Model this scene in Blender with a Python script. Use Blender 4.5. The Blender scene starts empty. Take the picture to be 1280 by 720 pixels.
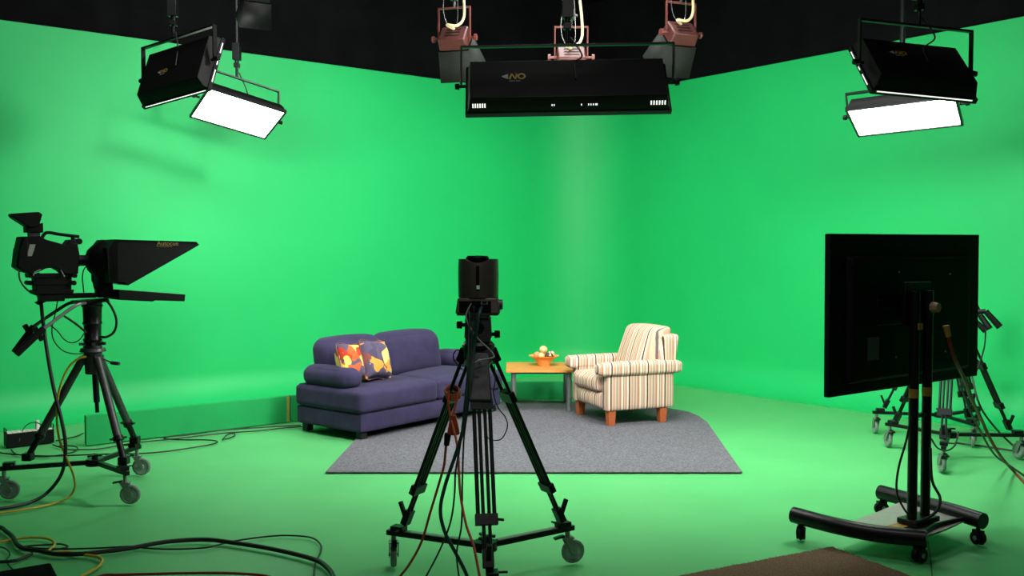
import bpy, bmesh, math, random
from mathutils import Vector as V, Matrix, Quaternion
random.seed(7)
S = bpy.context.scene
COL = S.collection
PI = math.pi

# ------------------------------------------------------------------ camera
FPX, PITCH, CAMH = 1150.0, math.atan(42 / 1150), 1.6
cam = bpy.data.cameras.new('camera')
cam.sensor_width = 36.0
cam.lens = FPX / 1280 * 36
cam.clip_start = 0.05
co = bpy.data.objects.new('camera', cam)
COL.objects.link(co)
co.location = (0, 0, CAMH)
co.rotation_euler = (PI / 2 - PITCH, 0, 0)
S.camera = co
S.view_settings.view_transform = 'Standard'
S.view_settings.look = 'None'
S.view_settings.exposure = 0.08
S.view_settings.gamma = 1.0
S.view_settings.use_curve_mapping = False


def ray(px, py):
    a, b = (px - 640) / FPX, (360 - py) / FPX
    return V((a, math.cos(PITCH) + b * math.sin(PITCH), -math.sin(PITCH) + b * math.cos(PITCH)))


def at(px, py, z=0.0):
    r = ray(px, py)
    return V((0, 0, CAMH)) + r * ((z - CAMH) / r.z)


def atd(px, py, d):
    r = ray(px, py)
    return V((0, 0, CAMH)) + r * (d / r.y)


# ------------------------------------------------------------------ materials
def lin(c):
    return tuple((x / 255 / 12.92 if x / 255 <= .04045 else ((x / 255 + .055) / 1.055) ** 2.4) for x in c) + (1.0,)


def new_mat(name):
    m = bpy.data.materials.new(name)
    m.use_nodes = True
    nt = m.node_tree
    return m, nt, nt.nodes['Principled BSDF'], nt.links


def mat(name, c, rough=.6, metal=0.0, var=.12, scale=30, bump=0.0, bscale=None, spec=.5, sheen=0.0):
    m, nt, b, L = new_mat(name)
    b.inputs['Roughness'].default_value = rough
    b.inputs['Metallic'].default_value = metal
    b.inputs['Specular IOR Level'].default_value = spec
    if sheen:
        b.inputs['Sheen Weight'].default_value = sheen
        b.inputs['Sheen Roughness'].default_value = .4
    tc = nt.nodes.new('ShaderNodeTexCoord')
    n = nt.nodes.new('ShaderNodeTexNoise')
    n.inputs['Scale'].default_value = scale
    n.inputs['Detail'].default_value = 4
    L.new(tc.outputs['Object'], n.inputs['Vector'])
    r = nt.nodes.new('ShaderNodeValToRGB')
    k = lin(c)
    r.color_ramp.elements[0].position = .3
    r.color_ramp.elements[1].position = .7
    r.color_ramp.elements[0].color = tuple(x * (1 - var) for x in k[:3]) + (1,)
    r.color_ramp.elements[1].color = tuple(min(1, x * (1 + var)) for x in k[:3]) + (1,)
    L.new(n.outputs['Fac'], r.inputs['Fac'])
    L.new(r.outputs['Color'], b.inputs['Base Color'])
    if bump:
        n2 = nt.nodes.new('ShaderNodeTexNoise')
        n2.inputs['Scale'].default_value = bscale or scale * 4
        n2.inputs['Detail'].default_value = 3
        L.new(tc.outputs['Object'], n2.inputs['Vector'])
        bp = nt.nodes.new('ShaderNodeBump')
        bp.inputs['Strength'].default_value = bump
        bp.inputs['Distance'].default_value = .01
        L.new(n2.outputs['Fac'], bp.inputs['Height'])
        L.new(bp.outputs['Normal'], b.inputs['Normal'])
    return m


def emit(name, c, s):
    m, nt, b, L = new_mat(name)
    b.inputs['Base Color'].default_value = (.8, .8, .8, 1)
    b.inputs['Emission Color'].default_value = lin(c)
    b.inputs['Emission Strength'].default_value = s
    return m


def stripes(name, axis, period=.2, other=.25):
    m, nt, b, L = new_mat(name)
    b.inputs['Roughness'].default_value = .9
    b.inputs['Specular IOR Level'].default_value = .15
    tc = nt.nodes.new('ShaderNodeTexCoord')
    sp = nt.nodes.new('ShaderNodeSeparateXYZ')
    L.new(tc.outputs['Object'], sp.inputs[0])
    nz = nt.nodes.new('ShaderNodeTexNoise'); nz.inputs['Scale'].default_value = 9
    L.new(tc.outputs['Object'], nz.inputs['Vector'])
    wob = nt.nodes.new('ShaderNodeMath'); wob.operation = 'MULTIPLY_ADD'
    wob.inputs[1].default_value = .006
    L.new(nz.outputs['Fac'], wob.inputs[0]); 
    mix = nt.nodes.new('ShaderNodeMath'); mix.operation = 'MULTIPLY_ADD'; mix.inputs[1].default_value = other
    L.new(sp.outputs[1 - axis], mix.inputs[0]); L.new(sp.outputs[axis], mix.inputs[2])
    L.new(mix.outputs[0], wob.inputs[2])
    dv = nt.nodes.new('ShaderNodeMath'); dv.operation = 'DIVIDE'; dv.inputs[1].default_value = period
    L.new(wob.outputs[0], dv.inputs[0])
    fr = nt.nodes.new('ShaderNodeMath'); fr.operation = 'FRACT'
    L.new(dv.outputs[0], fr.inputs[0])
    r = nt.nodes.new('ShaderNodeValToRGB'); r.color_ramp.interpolation = 'CONSTANT'
    cream, pink, tan, brown, grey, white = (212, 188, 164), (196, 152, 134), (176, 122, 82), (78, 48, 46), (112, 98, 106), (226, 208, 188)
    seq = [(0, brown), (.07, cream), (.15, pink), (.24, cream), (.33, grey), (.375, cream), (.44, pink), (.53, tan), (.58, white), (.70, grey), (.735, cream), (.80, pink), (.90, white)]
    e = r.color_ramp.elements
    e[0].position = 0; e[0].color = lin(seq[0][1])
    e[1].position = seq[1][0]; e[1].color = lin(seq[1][1])
    for p, c in seq[2:]:
        x = e.new(p); x.color = lin(c)
    L.new(fr.outputs[0], r.inputs['Fac'])
    L.new(r.outputs['Color'], b.inputs['Base Color'])
    return m


def patchwork(name, seed, cs):
    m, nt, b, L = new_mat(name)
    b.inputs['Roughness'].default_value = .85
    tc = nt.nodes.new('ShaderNodeTexCoord')
    mp = nt.nodes.new('ShaderNodeMapping')
    mp.inputs['Location'].default_value = (seed, seed * .7, seed * 1.3)
    L.new(tc.outputs['Object'], mp.inputs['Vector'])
    nz = nt.nodes.new('ShaderNodeTexNoise'); nz.inputs['Scale'].default_value = 6
    L.new(mp.outputs[0], nz.inputs['Vector'])
    mx = nt.nodes.new('ShaderNodeMixRGB'); mx.inputs['Fac'].default_value = .18
    L.new(mp.outputs[0], mx.inputs[1]); L.new(nz.outputs['Color'], mx.inputs[2])
    vo = nt.nodes.new('ShaderNodeTexVoronoi'); vo.inputs['Scale'].default_value = 13
    L.new(mx.outputs[0], vo.inputs['Vector'])
    sp = nt.nodes.new('ShaderNodeSeparateColor')
    L.new(vo.outputs['Color'], sp.inputs[0])
    r = nt.nodes.new('ShaderNodeValToRGB'); r.color_ramp.interpolation = 'CONSTANT'
    e = r.color_ramp.elements
    e[0].color = lin(cs[0]); e[1].position = 1 / 8; e[1].color = lin(cs[1])
    for i in range(2, 8):
        x = e.new(i / 8); x.color = lin(cs[i])
    L.new(sp.outputs[0], r.inputs['Fac'])
    L.new(r.outputs['Color'], b.inputs['Base Color'])
    return m


def wood(name, c1, c2, rough=.45):
    m, nt, b, L = new_mat(name)
    b.inputs['Roughness'].default_value = rough
    tc = nt.nodes.new('ShaderNodeTexCoord')
    mp = nt.nodes.new('ShaderNodeMapping'); mp.inputs['Scale'].default_value = (2, 24, 24)
    L.new(tc.outputs['Object'], mp.inputs['Vector'])
    n = nt.nodes.new('ShaderNodeTexNoise'); n.inputs['Scale'].default_value = 2; n.inputs['Detail'].default_value = 6
    L.new(mp.outputs[0], n.inputs['Vector'])
    r = nt.nodes.new('ShaderNodeValToRGB')
    r.color_ramp.elements[0].position = .3; r.color_ramp.elements[1].position = .7
    r.color_ramp.elements[0].color = lin(c1); r.color_ramp.elements[1].color = lin(c2)
    L.new(n.outputs['Fac'], r.inputs['Fac']); L.new(r.outputs['Color'], b.inputs['Base Color'])
    return m


M = dict(
    wall=mat('chroma green wall paint', (30, 182, 100), .48, var=.03, scale=1.2, spec=.28, bump=.04, bscale=120),
    floor=mat('scuffed green floor paint', (84, 172, 104), .5, var=.06, scale=1.6, spec=.35, bump=.03, bscale=60),
    board=mat('green painted board', (38, 160, 90), .75, var=.05, scale=4, spec=.15),
    edge=mat('raw plywood edge', (150, 150, 70), .8),
    drape=mat('black drape', (17, 17, 19), .95, var=.25, scale=3, spec=.05),
    black=mat('black plastic', (8, 8, 9), .55, var=.25, spec=.2),
    tvblack=mat('black television back', (7, 7, 8), .6, var=.2, spec=.15),
    blackm=mat('black painted metal', (20, 20, 22), .36, .4, var=.25, spec=.4),
    graym=mat('dark grey metal', (74, 74, 76), .45, .5, var=.2),
    satin=mat('satin dark casing', (84, 76, 70), .42, .2, var=.08, scale=12),
    alu=mat('dull aluminium', (140, 142, 142), .4, .7, var=.1),
    chrome=mat('bright steel', (200, 200, 200), .25, .9, var=.05),
    rubber=mat('grey green caster tyre', (112, 130, 120), .5, var=.15),
    hubm=mat('grey caster hub', (140, 160, 148), .45, .1, var=.15),
    blackcable=mat('black cable sheath', (14, 15, 15), .55, var=.2),
    teal=mat('teal cable sheath', (20, 52, 56), .5, var=.15),
    yellow=mat('yellow cable sheath', (176, 150, 30), .55, var=.15),
    orange=mat('orange cable sheath', (176, 62, 28), .55, var=.15),
    redcable=mat('red cable sheath', (120, 26, 20), .55, var=.15),
    cream=mat('cream cable sheath', (206, 186, 140), .5, var=.1),
    greycable=mat('pale grey cable sheath', (150, 150, 146), .5, var=.1),
    sofa=mat('indigo velour', (57, 51, 80), .95, var=.16, scale=7, bump=.15, bscale=260, spec=.1, sheen=.08),
    sofafoot=mat('dark sofa foot', (14, 12, 14), .6),
    rug=mat('grey loop pile carpet', (106, 104, 112), .98, var=.42, scale=75, bump=.5, bscale=420, spec=.05),
    rugedge=mat('worn carpet edge', (78, 74, 76), .98, var=.3, scale=120, spec=.05),
    brown=mat('brown coir carpet', (106, 88, 70), .98, var=.4, scale=130, bump=.7, bscale=300, spec=.05),
    stripex=stripes('striped upholstery lengthways', 0, .19),
    stripey=stripes('striped upholstery crossways', 1, .19),
    legwood=wood('orange stained leg wood', (168, 84, 44), (188, 100, 56)),
    top=wood('warm beech veneer', (206, 128, 64), (228, 150, 80), .35),
    bowl=mat('turned pale wood', (226, 160, 88), .5, var=.06, scale=20),
    ballpale=mat('pale wooden ball', (228, 186, 128), .5, var=.08, scale=30),
    balltan=mat('tan wooden ball', (206, 140, 90), .5, var=.12, scale=30),
    red=mat('oxide red lamp housing', (72, 29, 27), .5, .1, var=.15),
    redlit=mat('red lamp bracket', (100, 46, 42), .45, .1, var=.1),  # lighter copy of the housing red, light on yokes and knobs painted in
    hood=mat('dark grey lamp hood', (27, 29, 27), .8, 0, var=.15, spec=.15),
    gold=mat('gold print', (140, 118, 50), .5, var=.08),
    silver=mat('silver print', (150, 152, 148), .5, var=.08),
    tape=mat('yellow tape', (150, 116, 40), .6),
    beige=mat('beige bracket cap', (150, 120, 84), .6),
    sticker=mat('grey sticker', (58, 66, 64), .6),
    white=mat('off white plastic', (214, 210, 200), .5, var=.05),
    brownball=mat('brown and cream ball', (84, 52, 36), .5),
    glass=mat('dark prompter glass', (10, 12, 12), .1, var=.05, spec=.6),
    lamp=emit('lit lamp tubes', (250, 255, 244), 88.0),
    lampleft=emit('softer lamp tubes', (250, 255, 244), 55.0),
    lampfloor=emit('bright lamp tubes', (252, 255, 248), 16.0),
    leak=emit('lit vent slot', (255, 255, 250), 1.0),
        led=emit('green status light', (30, 190, 90), .12),
)
# brown and cream weave ball
_m = M['brownball']; _nt = _m.node_tree; _b = _nt.nodes['Principled BSDF']
_w = _nt.nodes.new('ShaderNodeTexVoronoi'); _w.inputs['Scale'].default_value = 34
_r = _nt.nodes.new('ShaderNodeValToRGB'); _r.color_ramp.interpolation = 'CONSTANT'
_r.color_ramp.elements[0].color = lin((232, 208, 170)); _r.color_ramp.elements[1].position = .45
_r.color_ramp.elements[1].color = lin((74, 44, 30))
_t = _nt.nodes.new('ShaderNodeTexCoord')
_nt.links.new(_t.outputs['Object'], _w.inputs['Vector']); _nt.links.new(_w.outputs['Distance'], _r.inputs['Fac'])
_nt.links.new(_r.outputs['Color'], _b.inputs['Base Color'])


# ------------------------------------------------------------------ object helpers
def tag(o, label=None, cat=None, group=None, kind=None):
    if label: o['label'] = label
    if cat: o['category'] = cat
    if group: o['group'] = group
    if kind: o['kind'] = kind
    return o


def thing(name, label, cat, loc=(0, 0, 0), rz=0.0, group=None):
    o = bpy.data.objects.new(name, None)
    COL.objects.link(o)
    o.empty_display_size = .1
    o.location = loc
    o.rotation_euler = (0, 0, rz)
    return tag(o, label, cat, group)


def basis(o):
    m = Matrix.Identity(4)
    while o is not None:
        m = Matrix.Translation(o.location) @ o.rotation_euler.to_matrix().to_4x4() @ m
        o = o.parent
    return m


def frame(n, up=V((0, 0, 1))):
    n = n.normalized()
    if abs(n.dot(up)) > .98: up = V((0, 1, 0))
    x = up.cross(n).normalized()
    return x, n.cross(x).normalized()


def smooth_path(pts, n=6, closed=False):
    pts = [V(p) for p in pts]
    if len(pts) < 3: return pts
    out = []
    N = len(pts)
    rng = range(N) if closed else range(N - 1)
    for i in rng:
        if closed:
            p0, p1, p2, p3 = pts[i - 1], pts[i], pts[(i + 1) % N], pts[(i + 2) % N]
        else:
            p0, p1, p2, p3 = pts[max(i - 1, 0)], pts[i], pts[i + 1], pts[min(i + 2, N - 1)]
        for k in range(n):
            t = k / n
            out.append(.5 * ((2 * p1) + (p2 - p0) * t + (2 * p0 - 5 * p1 + 4 * p2 - p3) * t * t + (3 * p1 - p0 - 3 * p2 + p3) * t ** 3))
    if not closed: out.append(pts[-1])
    return out


class MB:
    def __init__(s): s.bm = bmesh.new()

    def face(s, vs):
        try: s.bm.faces.new(vs)
        except ValueError: pass

    def box(s, c, size, ax=None, taper=1.0):
        c = V(c); X, Y, Z = ax or (V((1, 0, 0)), V((0, 1, 0)), V((0, 0, 1)))
        h = [d / 2 for d in size]
        v = []
        for k in (-1, 1):
            t = taper if k == 1 else 1.0
            for i, j in ((-1, -1), (1, -1), (1, 1), (-1, 1)):
                v.append(s.bm.verts.new(c + X * h[0] * i * t + Y * h[1] * j * t + Z * h[2] * k))
        for f in ((3, 2, 1, 0), (4, 5, 6, 7), (0, 1, 5, 4), (1, 2, 6, 5), (2, 3, 7, 6), (3, 0, 4, 7)):
            s.face([v[i] for i in f])
        return s

    def bar(s, p0, p1, w, h, up=V((0, 0, 1))):
        p0, p1 = V(p0), V(p1); d = p1 - p0
        x, y = frame(d, up)
        return s.box((p0 + p1) / 2, (w, h, d.length), (x, y, d.normalized()))

    def cyl(s, p0, p1, r0, r1=None, seg=16):
        p0, p1 = V(p0), V(p1); r1 = r0 if r1 is None else r1
        x, y = frame(p1 - p0)
        a = [s.bm.verts.new(p0 + (x * math.cos(2 * PI * i / seg) + y * math.sin(2 * PI * i / seg)) * r0) for i in range(seg)]
        b = [s.bm.verts.new(p1 + (x * math.cos(2 * PI * i / seg) + y * math.sin(2 * PI * i / seg)) * r1) for i in range(seg)]
        for i in range(seg):
            j = (i + 1) % seg
            s.face([a[i], a[j], b[j], b[i]])
        s.face(a[::-1]); s.face(b)
        return s

    def tube(s, pts, r, seg=8, n=6, closed=False, smooth=True):
        P = smooth_path(pts, n, closed) if smooth else [V(p) for p in pts]
        rings = []
        N = len(P); prev = None
        for i in range(N):
            if closed: t = P[(i + 1) % N] - P[i - 1]
            else: t = P[min(i + 1, N - 1)] - P[max(i - 1, 0)]
            if t.length < 1e-9: t = V((0, 0, 1))
            t.normalize()
            if prev is None: x, y = frame(t)
            else:
                x = prev - t * prev.dot(t)
                if x.length < 1e-6: x, _ = frame(t)
                x.normalize(); y = t.cross(x)
            prev = x
            rings.append([s.bm.verts.new(P[i] + (x * math.cos(2 * PI * k / seg) + y * math.sin(2 * PI * k / seg)) * r) for k in range(seg)])
        for i in range(N if closed else N - 1):
            A, B = rings[i], rings[(i + 1) % N]
            for k in range(seg):
                j = (k + 1) % seg
                s.face([A[k], A[j], B[j], B[k]])
        if not closed:
            s.face(rings[0][::-1]); s.face(rings[-1])
        return s

    def lathe(s, prof, c, axis=V((0, 0, 1)), seg=32):
        c = V(c); axis = V(axis).normalized(); x, y = frame(axis)
        rings = []
        for r, h in prof:
            if r < 1e-5: rings.append([s.bm.verts.new(c + axis * h)])
            else: rings.append([s.bm.verts.new(c + axis * h + (x * math.cos(2 * PI * i / seg) + y * math.sin(2 * PI * i / seg)) * r) for i in range(seg)])
        for A, B in zip(rings, rings[1:]):
            for i in range(seg):
                j = (i + 1) % seg
                if len(A) == 1 and len(B) == 1: continue
                if len(A) == 1: s.face([A[0], B[j], B[i]])
                elif len(B) == 1: s.face([A[i], A[j], B[0]])
                else: s.face([A[i], A[j], B[j], B[i]])
        return s

    def sphere(s, c, r, seg=20):
        return s.lathe([(r * math.sin(PI * i / 12), -r * math.cos(PI * i / 12)) for i in range(13)], c, seg=seg)

    def prism(s, pts, ext):
        ext = V(ext)
        a = [s.bm.verts.new(V(p)) for p in pts]
        b = [s.bm.verts.new(V(p) + ext) for p in pts]
        s.face(a[::-1]); s.face(b)
        for i in range(len(a)):
            j = (i + 1) % len(a)
            s.face([a[i], a[j], b[j], b[i]])
        return s

    def soft(s, lo, hi, r, puff=(0, 0, 0), n=10, xf=None):
        """rounded upholstery block; puff bulges the faces along each axis"""
        lo, hi = V(lo), V(hi)
        c, h = (lo + hi) / 2, (hi - lo) / 2
        r = min(r, h.x, h.y, h.z)
        cache = {}

        def vert(u):
            k = tuple(round(x, 4) for x in u)
            if k in cache: return cache[k]
            p = V((u[0] * h.x, u[1] * h.y, u[2] * h.z))
            q = V([max(-h[i] + r, min(h[i] - r, p[i])) for i in range(3)])
            d = p - q
            if d.length > 1e-9: p = q + d.normalized() * r
            for i in range(3):
                o = [j for j in range(3) if j != i]
                w = (1 - u[o[0]] ** 2) * (1 - u[o[1]] ** 2)
                p[i] += puff[i] * w * u[i]
            p = p + c
            if xf: p = xf(p)
            cache[k] = s.bm.verts.new(p)
            return cache[k]

        def g(i):
            t = 2 * i / n - 1
            return math.sin(t * PI / 2) * .55 + t * .45
        for a in range(3):
            b_, c_ = (a + 1) % 3, (a + 2) % 3
            for sgn in (-1, 1):
                for i in range(n):
                    for j in range(n):
                        q = []
                        for (ii, jj) in ((i, j), (i + 1, j), (i + 1, j + 1), (i, j + 1)):
                            u = [0, 0, 0]; u[a] = sgn; u[b_] = g(ii); u[c_] = g(jj)
                            q.append(vert(u))
                        s.face(q if sgn > 0 else q[::-1])
        return s

    def build(s, name, m, parent=None, world=True, bevel=0.0, smooth=True, **tags):
        if world and parent is not None:
            s.bm.transform(basis(parent).inverted())
        bmesh.ops.recalc_face_normals(s.bm, faces=s.bm.faces[:])
        me = bpy.data.meshes.new(name)
        s.bm.to_mesh(me); s.bm.free()
        me.materials.append(M[m] if isinstance(m, str) else m)
        if smooth:
            me.polygons.foreach_set('use_smooth', [True] * len(me.polygons))
            me.set_sharp_from_angle(angle=math.radians(38))
        o = bpy.data.objects.new(name, me)
        COL.objects.link(o)
        if parent is not None: o.parent = parent
        if bevel:
            b = o.modifiers.new('bevel', 'BEVEL'); b.width = bevel; b.segments = 2; b.limit_method = 'ANGLE'
        return tag(o, **tags)


def text(s, size, m, parent, origin, X, Y, name, depth=.0006):
    cu = bpy.data.curves.new(name, 'FONT'); cu.body = s; cu.size = size; cu.extrude = depth
    tmp = bpy.data.objects.new(name, cu); COL.objects.link(tmp)
    dg = bpy.context.evaluated_depsgraph_get()
    me = bpy.data.meshes.new_from_object(tmp.evaluated_get(dg))
    bpy.data.objects.remove(tmp)
    X, Y = V(X).normalized(), V(Y).normalized(); Z = X.cross(Y)
    mm = Matrix((X, Y, Z)).transposed().to_4x4(); mm.translation = V(origin)
    me.transform(basis(parent).inverted() @ mm)
    me.materials.clear(); me.materials.append(M[m])
    o = bpy.data.objects.new(name, me); COL.objects.link(o); o.parent = parent
    return o


def cable(name, label, pts, r, m, group=None, cat='cable'):
    """pts: (px, py) floor points at cable height, (px, py, depth) hanging points, or Vectors"""
    P = []
    for p in pts:
        if isinstance(p, V): P.append(p)
        elif len(p) == 2: P.append(at(p[0], p[1], r + .002))
        else: P.append(atd(*p))
    for p in P: p.z = max(p.z, r + .002)
    o = MB().tube(P, r, 8, 6).build(name, m)
    return tag(o, label, cat, group)


# ------------------------------------------------------------------ room shell
N1, C1 = V((-.602, .798)), 9.76
N2, C2 = V((.778, .628)), 9.00
D1, D2 = V((.798, .602)), V((.628, -.778))
det = N1.x * N2.y - N1.y * N2.x
CORNER = V(((C1 * N2.y - N1.y * C2) / det, (N1.x * C2 - C1 * N2.x) / det))
WALLH, RC, RF, CEIL = 3.78, 1.0, .35, 5.2


def wall_strip(path, prof, name, m, thick=.12):
    b = MB()
    rows = []
    for p, nrm in path:
        rows.append([b.bm.verts.new((p.x + nrm.x * o, p.y + nrm.y * o, z)) for o, z in prof])
    for A, B in zip(rows, rows[1:]):
        for i in range(len(prof)):
            j = (i + 1) % len(prof)
            b.face([A[i], B[i], B[j], A[j]])
    b.face(rows[0]); b.face(rows[-1][::-1])
    return b.build(name, m, kind='structure')


prof = [(RF - RF * math.sin(a), RF - RF * math.cos(a)) for a in [PI / 2 * i / 10 for i in range(11)]]
prof += [(0, 1.0), (0, 2.0), (0, WALLH), (-.12, WALLH), (-.12, -.02), (RF, -.02)]
T1, T2 = CORNER - D1 * RC, CORNER + D2 * RC
cc = CORNER - D1 * RC - N1 * RC
left_path = [(CORNER - D1 * k, -N1) for k in (11, 9, 7, 5, 3, 1)]
arc = []
a0 = math.atan2(N1.y, N1.x); a1 = math.atan2(N2.y, N2.x)
for i in range(25):
    a = a0 + (a1 - a0) * i / 24
    d = V((math.cos(a), math.sin(a)))
    arc.append((cc + d * RC, -d))
right_path = [(CORNER + D2 * k, -N2) for k in (1.0, 2.5, 4, 6, 8, 10)]
wall_strip(left_path[:-1] + arc[:13], prof, 'wall_left', 'wall')
wall_strip(arc[12:] + right_path[1:], prof, 'wall_right', 'wall')
# black masking above and behind the painted walls
up = [(-.40, 2.9), (-.40, CEIL), (-.50, CEIL), (-.50, 2.9)]
wall_strip([(p, n) for p, n in left_path[:-1]] + [(CORNER, -((N1 + N2).normalized()))], up, 'wall_upper_left', 'drape')
wall_strip([(CORNER, -((N1 + N2).normalized()))] + [(p, n) for p, n in right_path[1:]], up, 'wall_upper_right', 'drape')
LE, RE = CORNER - D1 * 11, CORNER + D2 * 10
MB().box((LE.x - .2, (LE.y - 4) / 2 + .3, CEIL / 2), (.1, LE.y + 4.6, CEIL)).build('wall_side_left', 'drape', kind='structure')
MB().box((RE.x + .25, (RE.y - 4) / 2 + .3, CEIL / 2), (.1, RE.y + 4.6, CEIL)).build('wall_side_right', 'drape', kind='structure')
MB().box(((LE.x + RE.x) / 2, -4, CEIL / 2), (RE.x - LE.x + .6, .1, CEIL)).build('wall_rear', 'drape', kind='structure')
MB().box((0, 4.6, CEIL + .05), (17.5, 18, .1)).build('ceiling', 'drape', kind='structure')
MB().box((0, 4.6, -.06), (17.5, 18, .1)).build('floor', 'floor', kind='structure')

# ------------------------------------------------------------------ low boards along the left wall
def board(name, pa, pb, label, strip=False, h=.25):
    A = at(*pa); B = at(*pb)
    d = (B - A).normalized(); n = V((-d.y, d.x, 0))
    t = thing(name, label, 'board', (A.x, A.y, 0))
    b = MB().prism([A, B, B + n * .06, A + n * .06], (0, 0, h)).build('panel', 'board', t, bevel=.003)
    if strip:
        MB().prism([B - d * .03 - n * .004, B - n * .004, B - n * .0005, B - d * .03 - n * .0005], (0, 0, .25)).build('raw_edge', 'edge', t)
    return A, B
board('scenery_board', (108, 557.2), (362, 527.2), 'long low green board on the floor between left camera and purple sofa', True)
board('scenery_board', (364, 527.0), (455, 516.4), 'low green board continuing from the raw plywood edge behind the purple sofa')
board('scenery_board', (600, 498.6), (738, 498.6), 'low green board standing on the floor behind the coffee table', h=.19)

# ------------------------------------------------------------------ carpets
RZ = .008
rp = [(-1.367, 6.69), (1.687, 6.69), (1.855, 8.70), (1.845, 9.02), (1.79, 9.28), (1.62, 9.50), (1.2, 9.72), (.6, 9.93), (.1, 10.02), (-.6, 9.65), (-1.33, 9.1)]
b = MB().prism([V((x, y, 0)) for x, y in rp], (0, 0, RZ))
rug = tag(b.build('rug', 'rug'), 'grey carpet spread on the green floor under sofa and armchair', 'carpet')
e = []
n = 46
cA, cB, cC = at(1040, 686.5), at(862, 720.5), at(1131, 720.5)
dB, dC = (cB - cA).normalized(), (cC - cA).normalized()
def jit(p): return p + V((random.uniform(-.006, .006), random.uniform(-.006, .006), 0))
e = [jit(cA + dB * (1.7 * (1 - i / n))) for i in range(n)] + [jit(cA + dC * (1.6 * i / n)) for i in range(n)] + [cA + dC * 1.6 + dB * 1.7]
b = MB().prism(e, (0, 0, .014))
for q in range(900):
    if q % 2: p0 = cA + dB * random.uniform(0, 1.7); o = -dC
    else: p0 = cA + dC * random.uniform(0, 1.6); o = -dB
    o = o + (dB if q % 2 else dC) * random.uniform(-.8, .8)
    p0 = p0 + V((0, 0, random.uniform(.003, .013)))
    b.cyl(p0 - o * .006, p0 + o.normalized() * random.uniform(.006, .02) + V((0, 0, random.uniform(-.003, .006))), .0013, .0006, 4)
tag(b.build('carpet', 'brown'), 'brown fuzzy carpet corner on the floor in front of the monitor stand', 'carpet')

# ------------------------------------------------------------------ sofa
th = math.radians(52)
so = thing('sofa', 'purple two seat sofa with bolster arms on the grey carpet', 'sofa', (-1.289, 7.8, 0), th)
SL, SD = 1.92, .86
MB().soft((0, 0, .065), (SL, SD, .24), .03, (0, .01, 0)).build('base', 'sofa', so, False)
MB().soft((-.02, -.02, .235), (SL * .5, SD, .43), .045, (0.0, .012, .035), 14).build('seat_cushion', 'sofa', so, False)
MB().soft((SL * .5, -.02, .235), (SL + .015, SD, .43), .045, (0.0, .012, .035), 14).build('seat_cushion', 'sofa', so, False)
def lean(y0, z0, k): return lambda p: V((p.x, p.y + (p.z - z0) * k, p.z))
for x0, x1 in ((.14, .86), (.86, 1.66)):
    MB().soft((x0, .52, .40), (x1, .80, .825), .105, (.012, .035, .02), 16, lean(.5, .4, .16)).build('back_cushion', 'sofa', so, False)
for x0, x1 in ((-.01, .205), (SL - .21, SL)):
    MB().soft((x0, .165, .415), (x1, .79, .602), .085, (.006, .02, .012), 16).build('arm', 'sofa', so, False)
for x, y in ((.07, .07), (SL - .08, .07), (.07, SD - .08), (SL - .08, SD - .08)):
    z0 = RZ + .001 if y < .3 else 0
    MB().box((x, y, (z0 + .068) / 2), (.07, .07, .068 - z0)).build('foot', 'sofafoot', so, False, bevel=.004)


def pillow(label, c, rz, tilt, roll, s, h, m, th_=.095):
    t = thing('throw_pillow', label, 'pillow', c, rz)
    b = MB()
    N = 18
    R = Matrix.Rotation(tilt, 4, 'X') @ Matrix.Rotation(roll, 4, 'Y')
    g = {}
    for sg in (-1, 1):
        for i in range(N + 1):
            for j in range(N + 1):
                u, v = 2 * i / N - 1, 2 * j / N - 1
                edge = i in (0, N) or j in (0, N)
                k = (i, j) if edge else (i, j, sg)
                if k in g: continue
                dpt = th_ * ((1 - u ** 4) * (1 - v ** 4)) ** .55
                pin = 1 - .07 * (1 - v * v) * abs(u) ** 3
                pin2 = 1 - .07 * (1 - u * u) * abs(v) ** 3
                p = V((u * s / 2 * pin, sg * dpt, v * h / 2 * pin2))
                p.y += .008 * math.sin(7 * u + 3 * v)
                g[k] = b.bm.verts.new(R @ p)
    G = lambda i, j, sg: g.get((i, j)) if (i in (0, N) or j in (0, N)) else g[(i, j, sg)]
    for sg in (-1, 1):
        for i in range(N):
            for j in range(N):
                b.face([G(i, j, sg), G(i + 1, j, sg), G(i + 1, j + 1, sg), G(i, j + 1, sg)])
    b.build('cover', m, t, False)
    rim = [R @ V((u * s / 2 * 1.0, 0, v * h / 2 * 1.0)) for u, v in ((-.97, -.97), (0, -.93), (.97, -.97), (.93, 0), (.97, .97), (0, .93), (-.97, .97), (-.93, 0))]
    MB().tube(rim, .006, 6, 4, True).build('piping', 'pillowpipe', t, False)
    MB().tube([R @ V((u * s / 2, -.012, v * h / 2)) for u, v in ((.93, .95), (.885, .5), (.87, 0), (.885, -.5), (.93, -.95))], .015, 8, 5).build('edge_band', 'pillowtrim', t, False)
    return t
M['pillowpipe'] = mat('purple brown pillow piping', (104, 70, 76), .85, var=.3, scale=14)
M['pillowtrim'] = mat('yellow orange pillow trim', (226, 170, 74), .85, var=.3, scale=14)
M['patch1'] = patchwork('orange patchwork print', 3.1, [(84, 72, 100), (232, 146, 36), (190, 50, 24), (206, 92, 40), (90, 78, 104), (238, 200, 96), (190, 56, 30), (204, 190, 120)])
M['patch2'] = patchwork('purple patchwork print', 8.6, [(84, 72, 100), (78, 68, 98), (92, 78, 104), (200, 190, 120), (84, 74, 104), (130, 66, 60), (72, 62, 90), (226, 150, 60)])
def sofap(x, y, z):
    c, s = math.cos(th), math.sin(th)
    return V((-1.289 + c * x - s * y, 7.8 + s * x + c * y, z))
pillow('orange and red patterned pillow beside the left arm of the purple sofa', sofap(.235, .355, .632), th + .12, -.33, .10, .35, .35, 'patch1')
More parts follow.
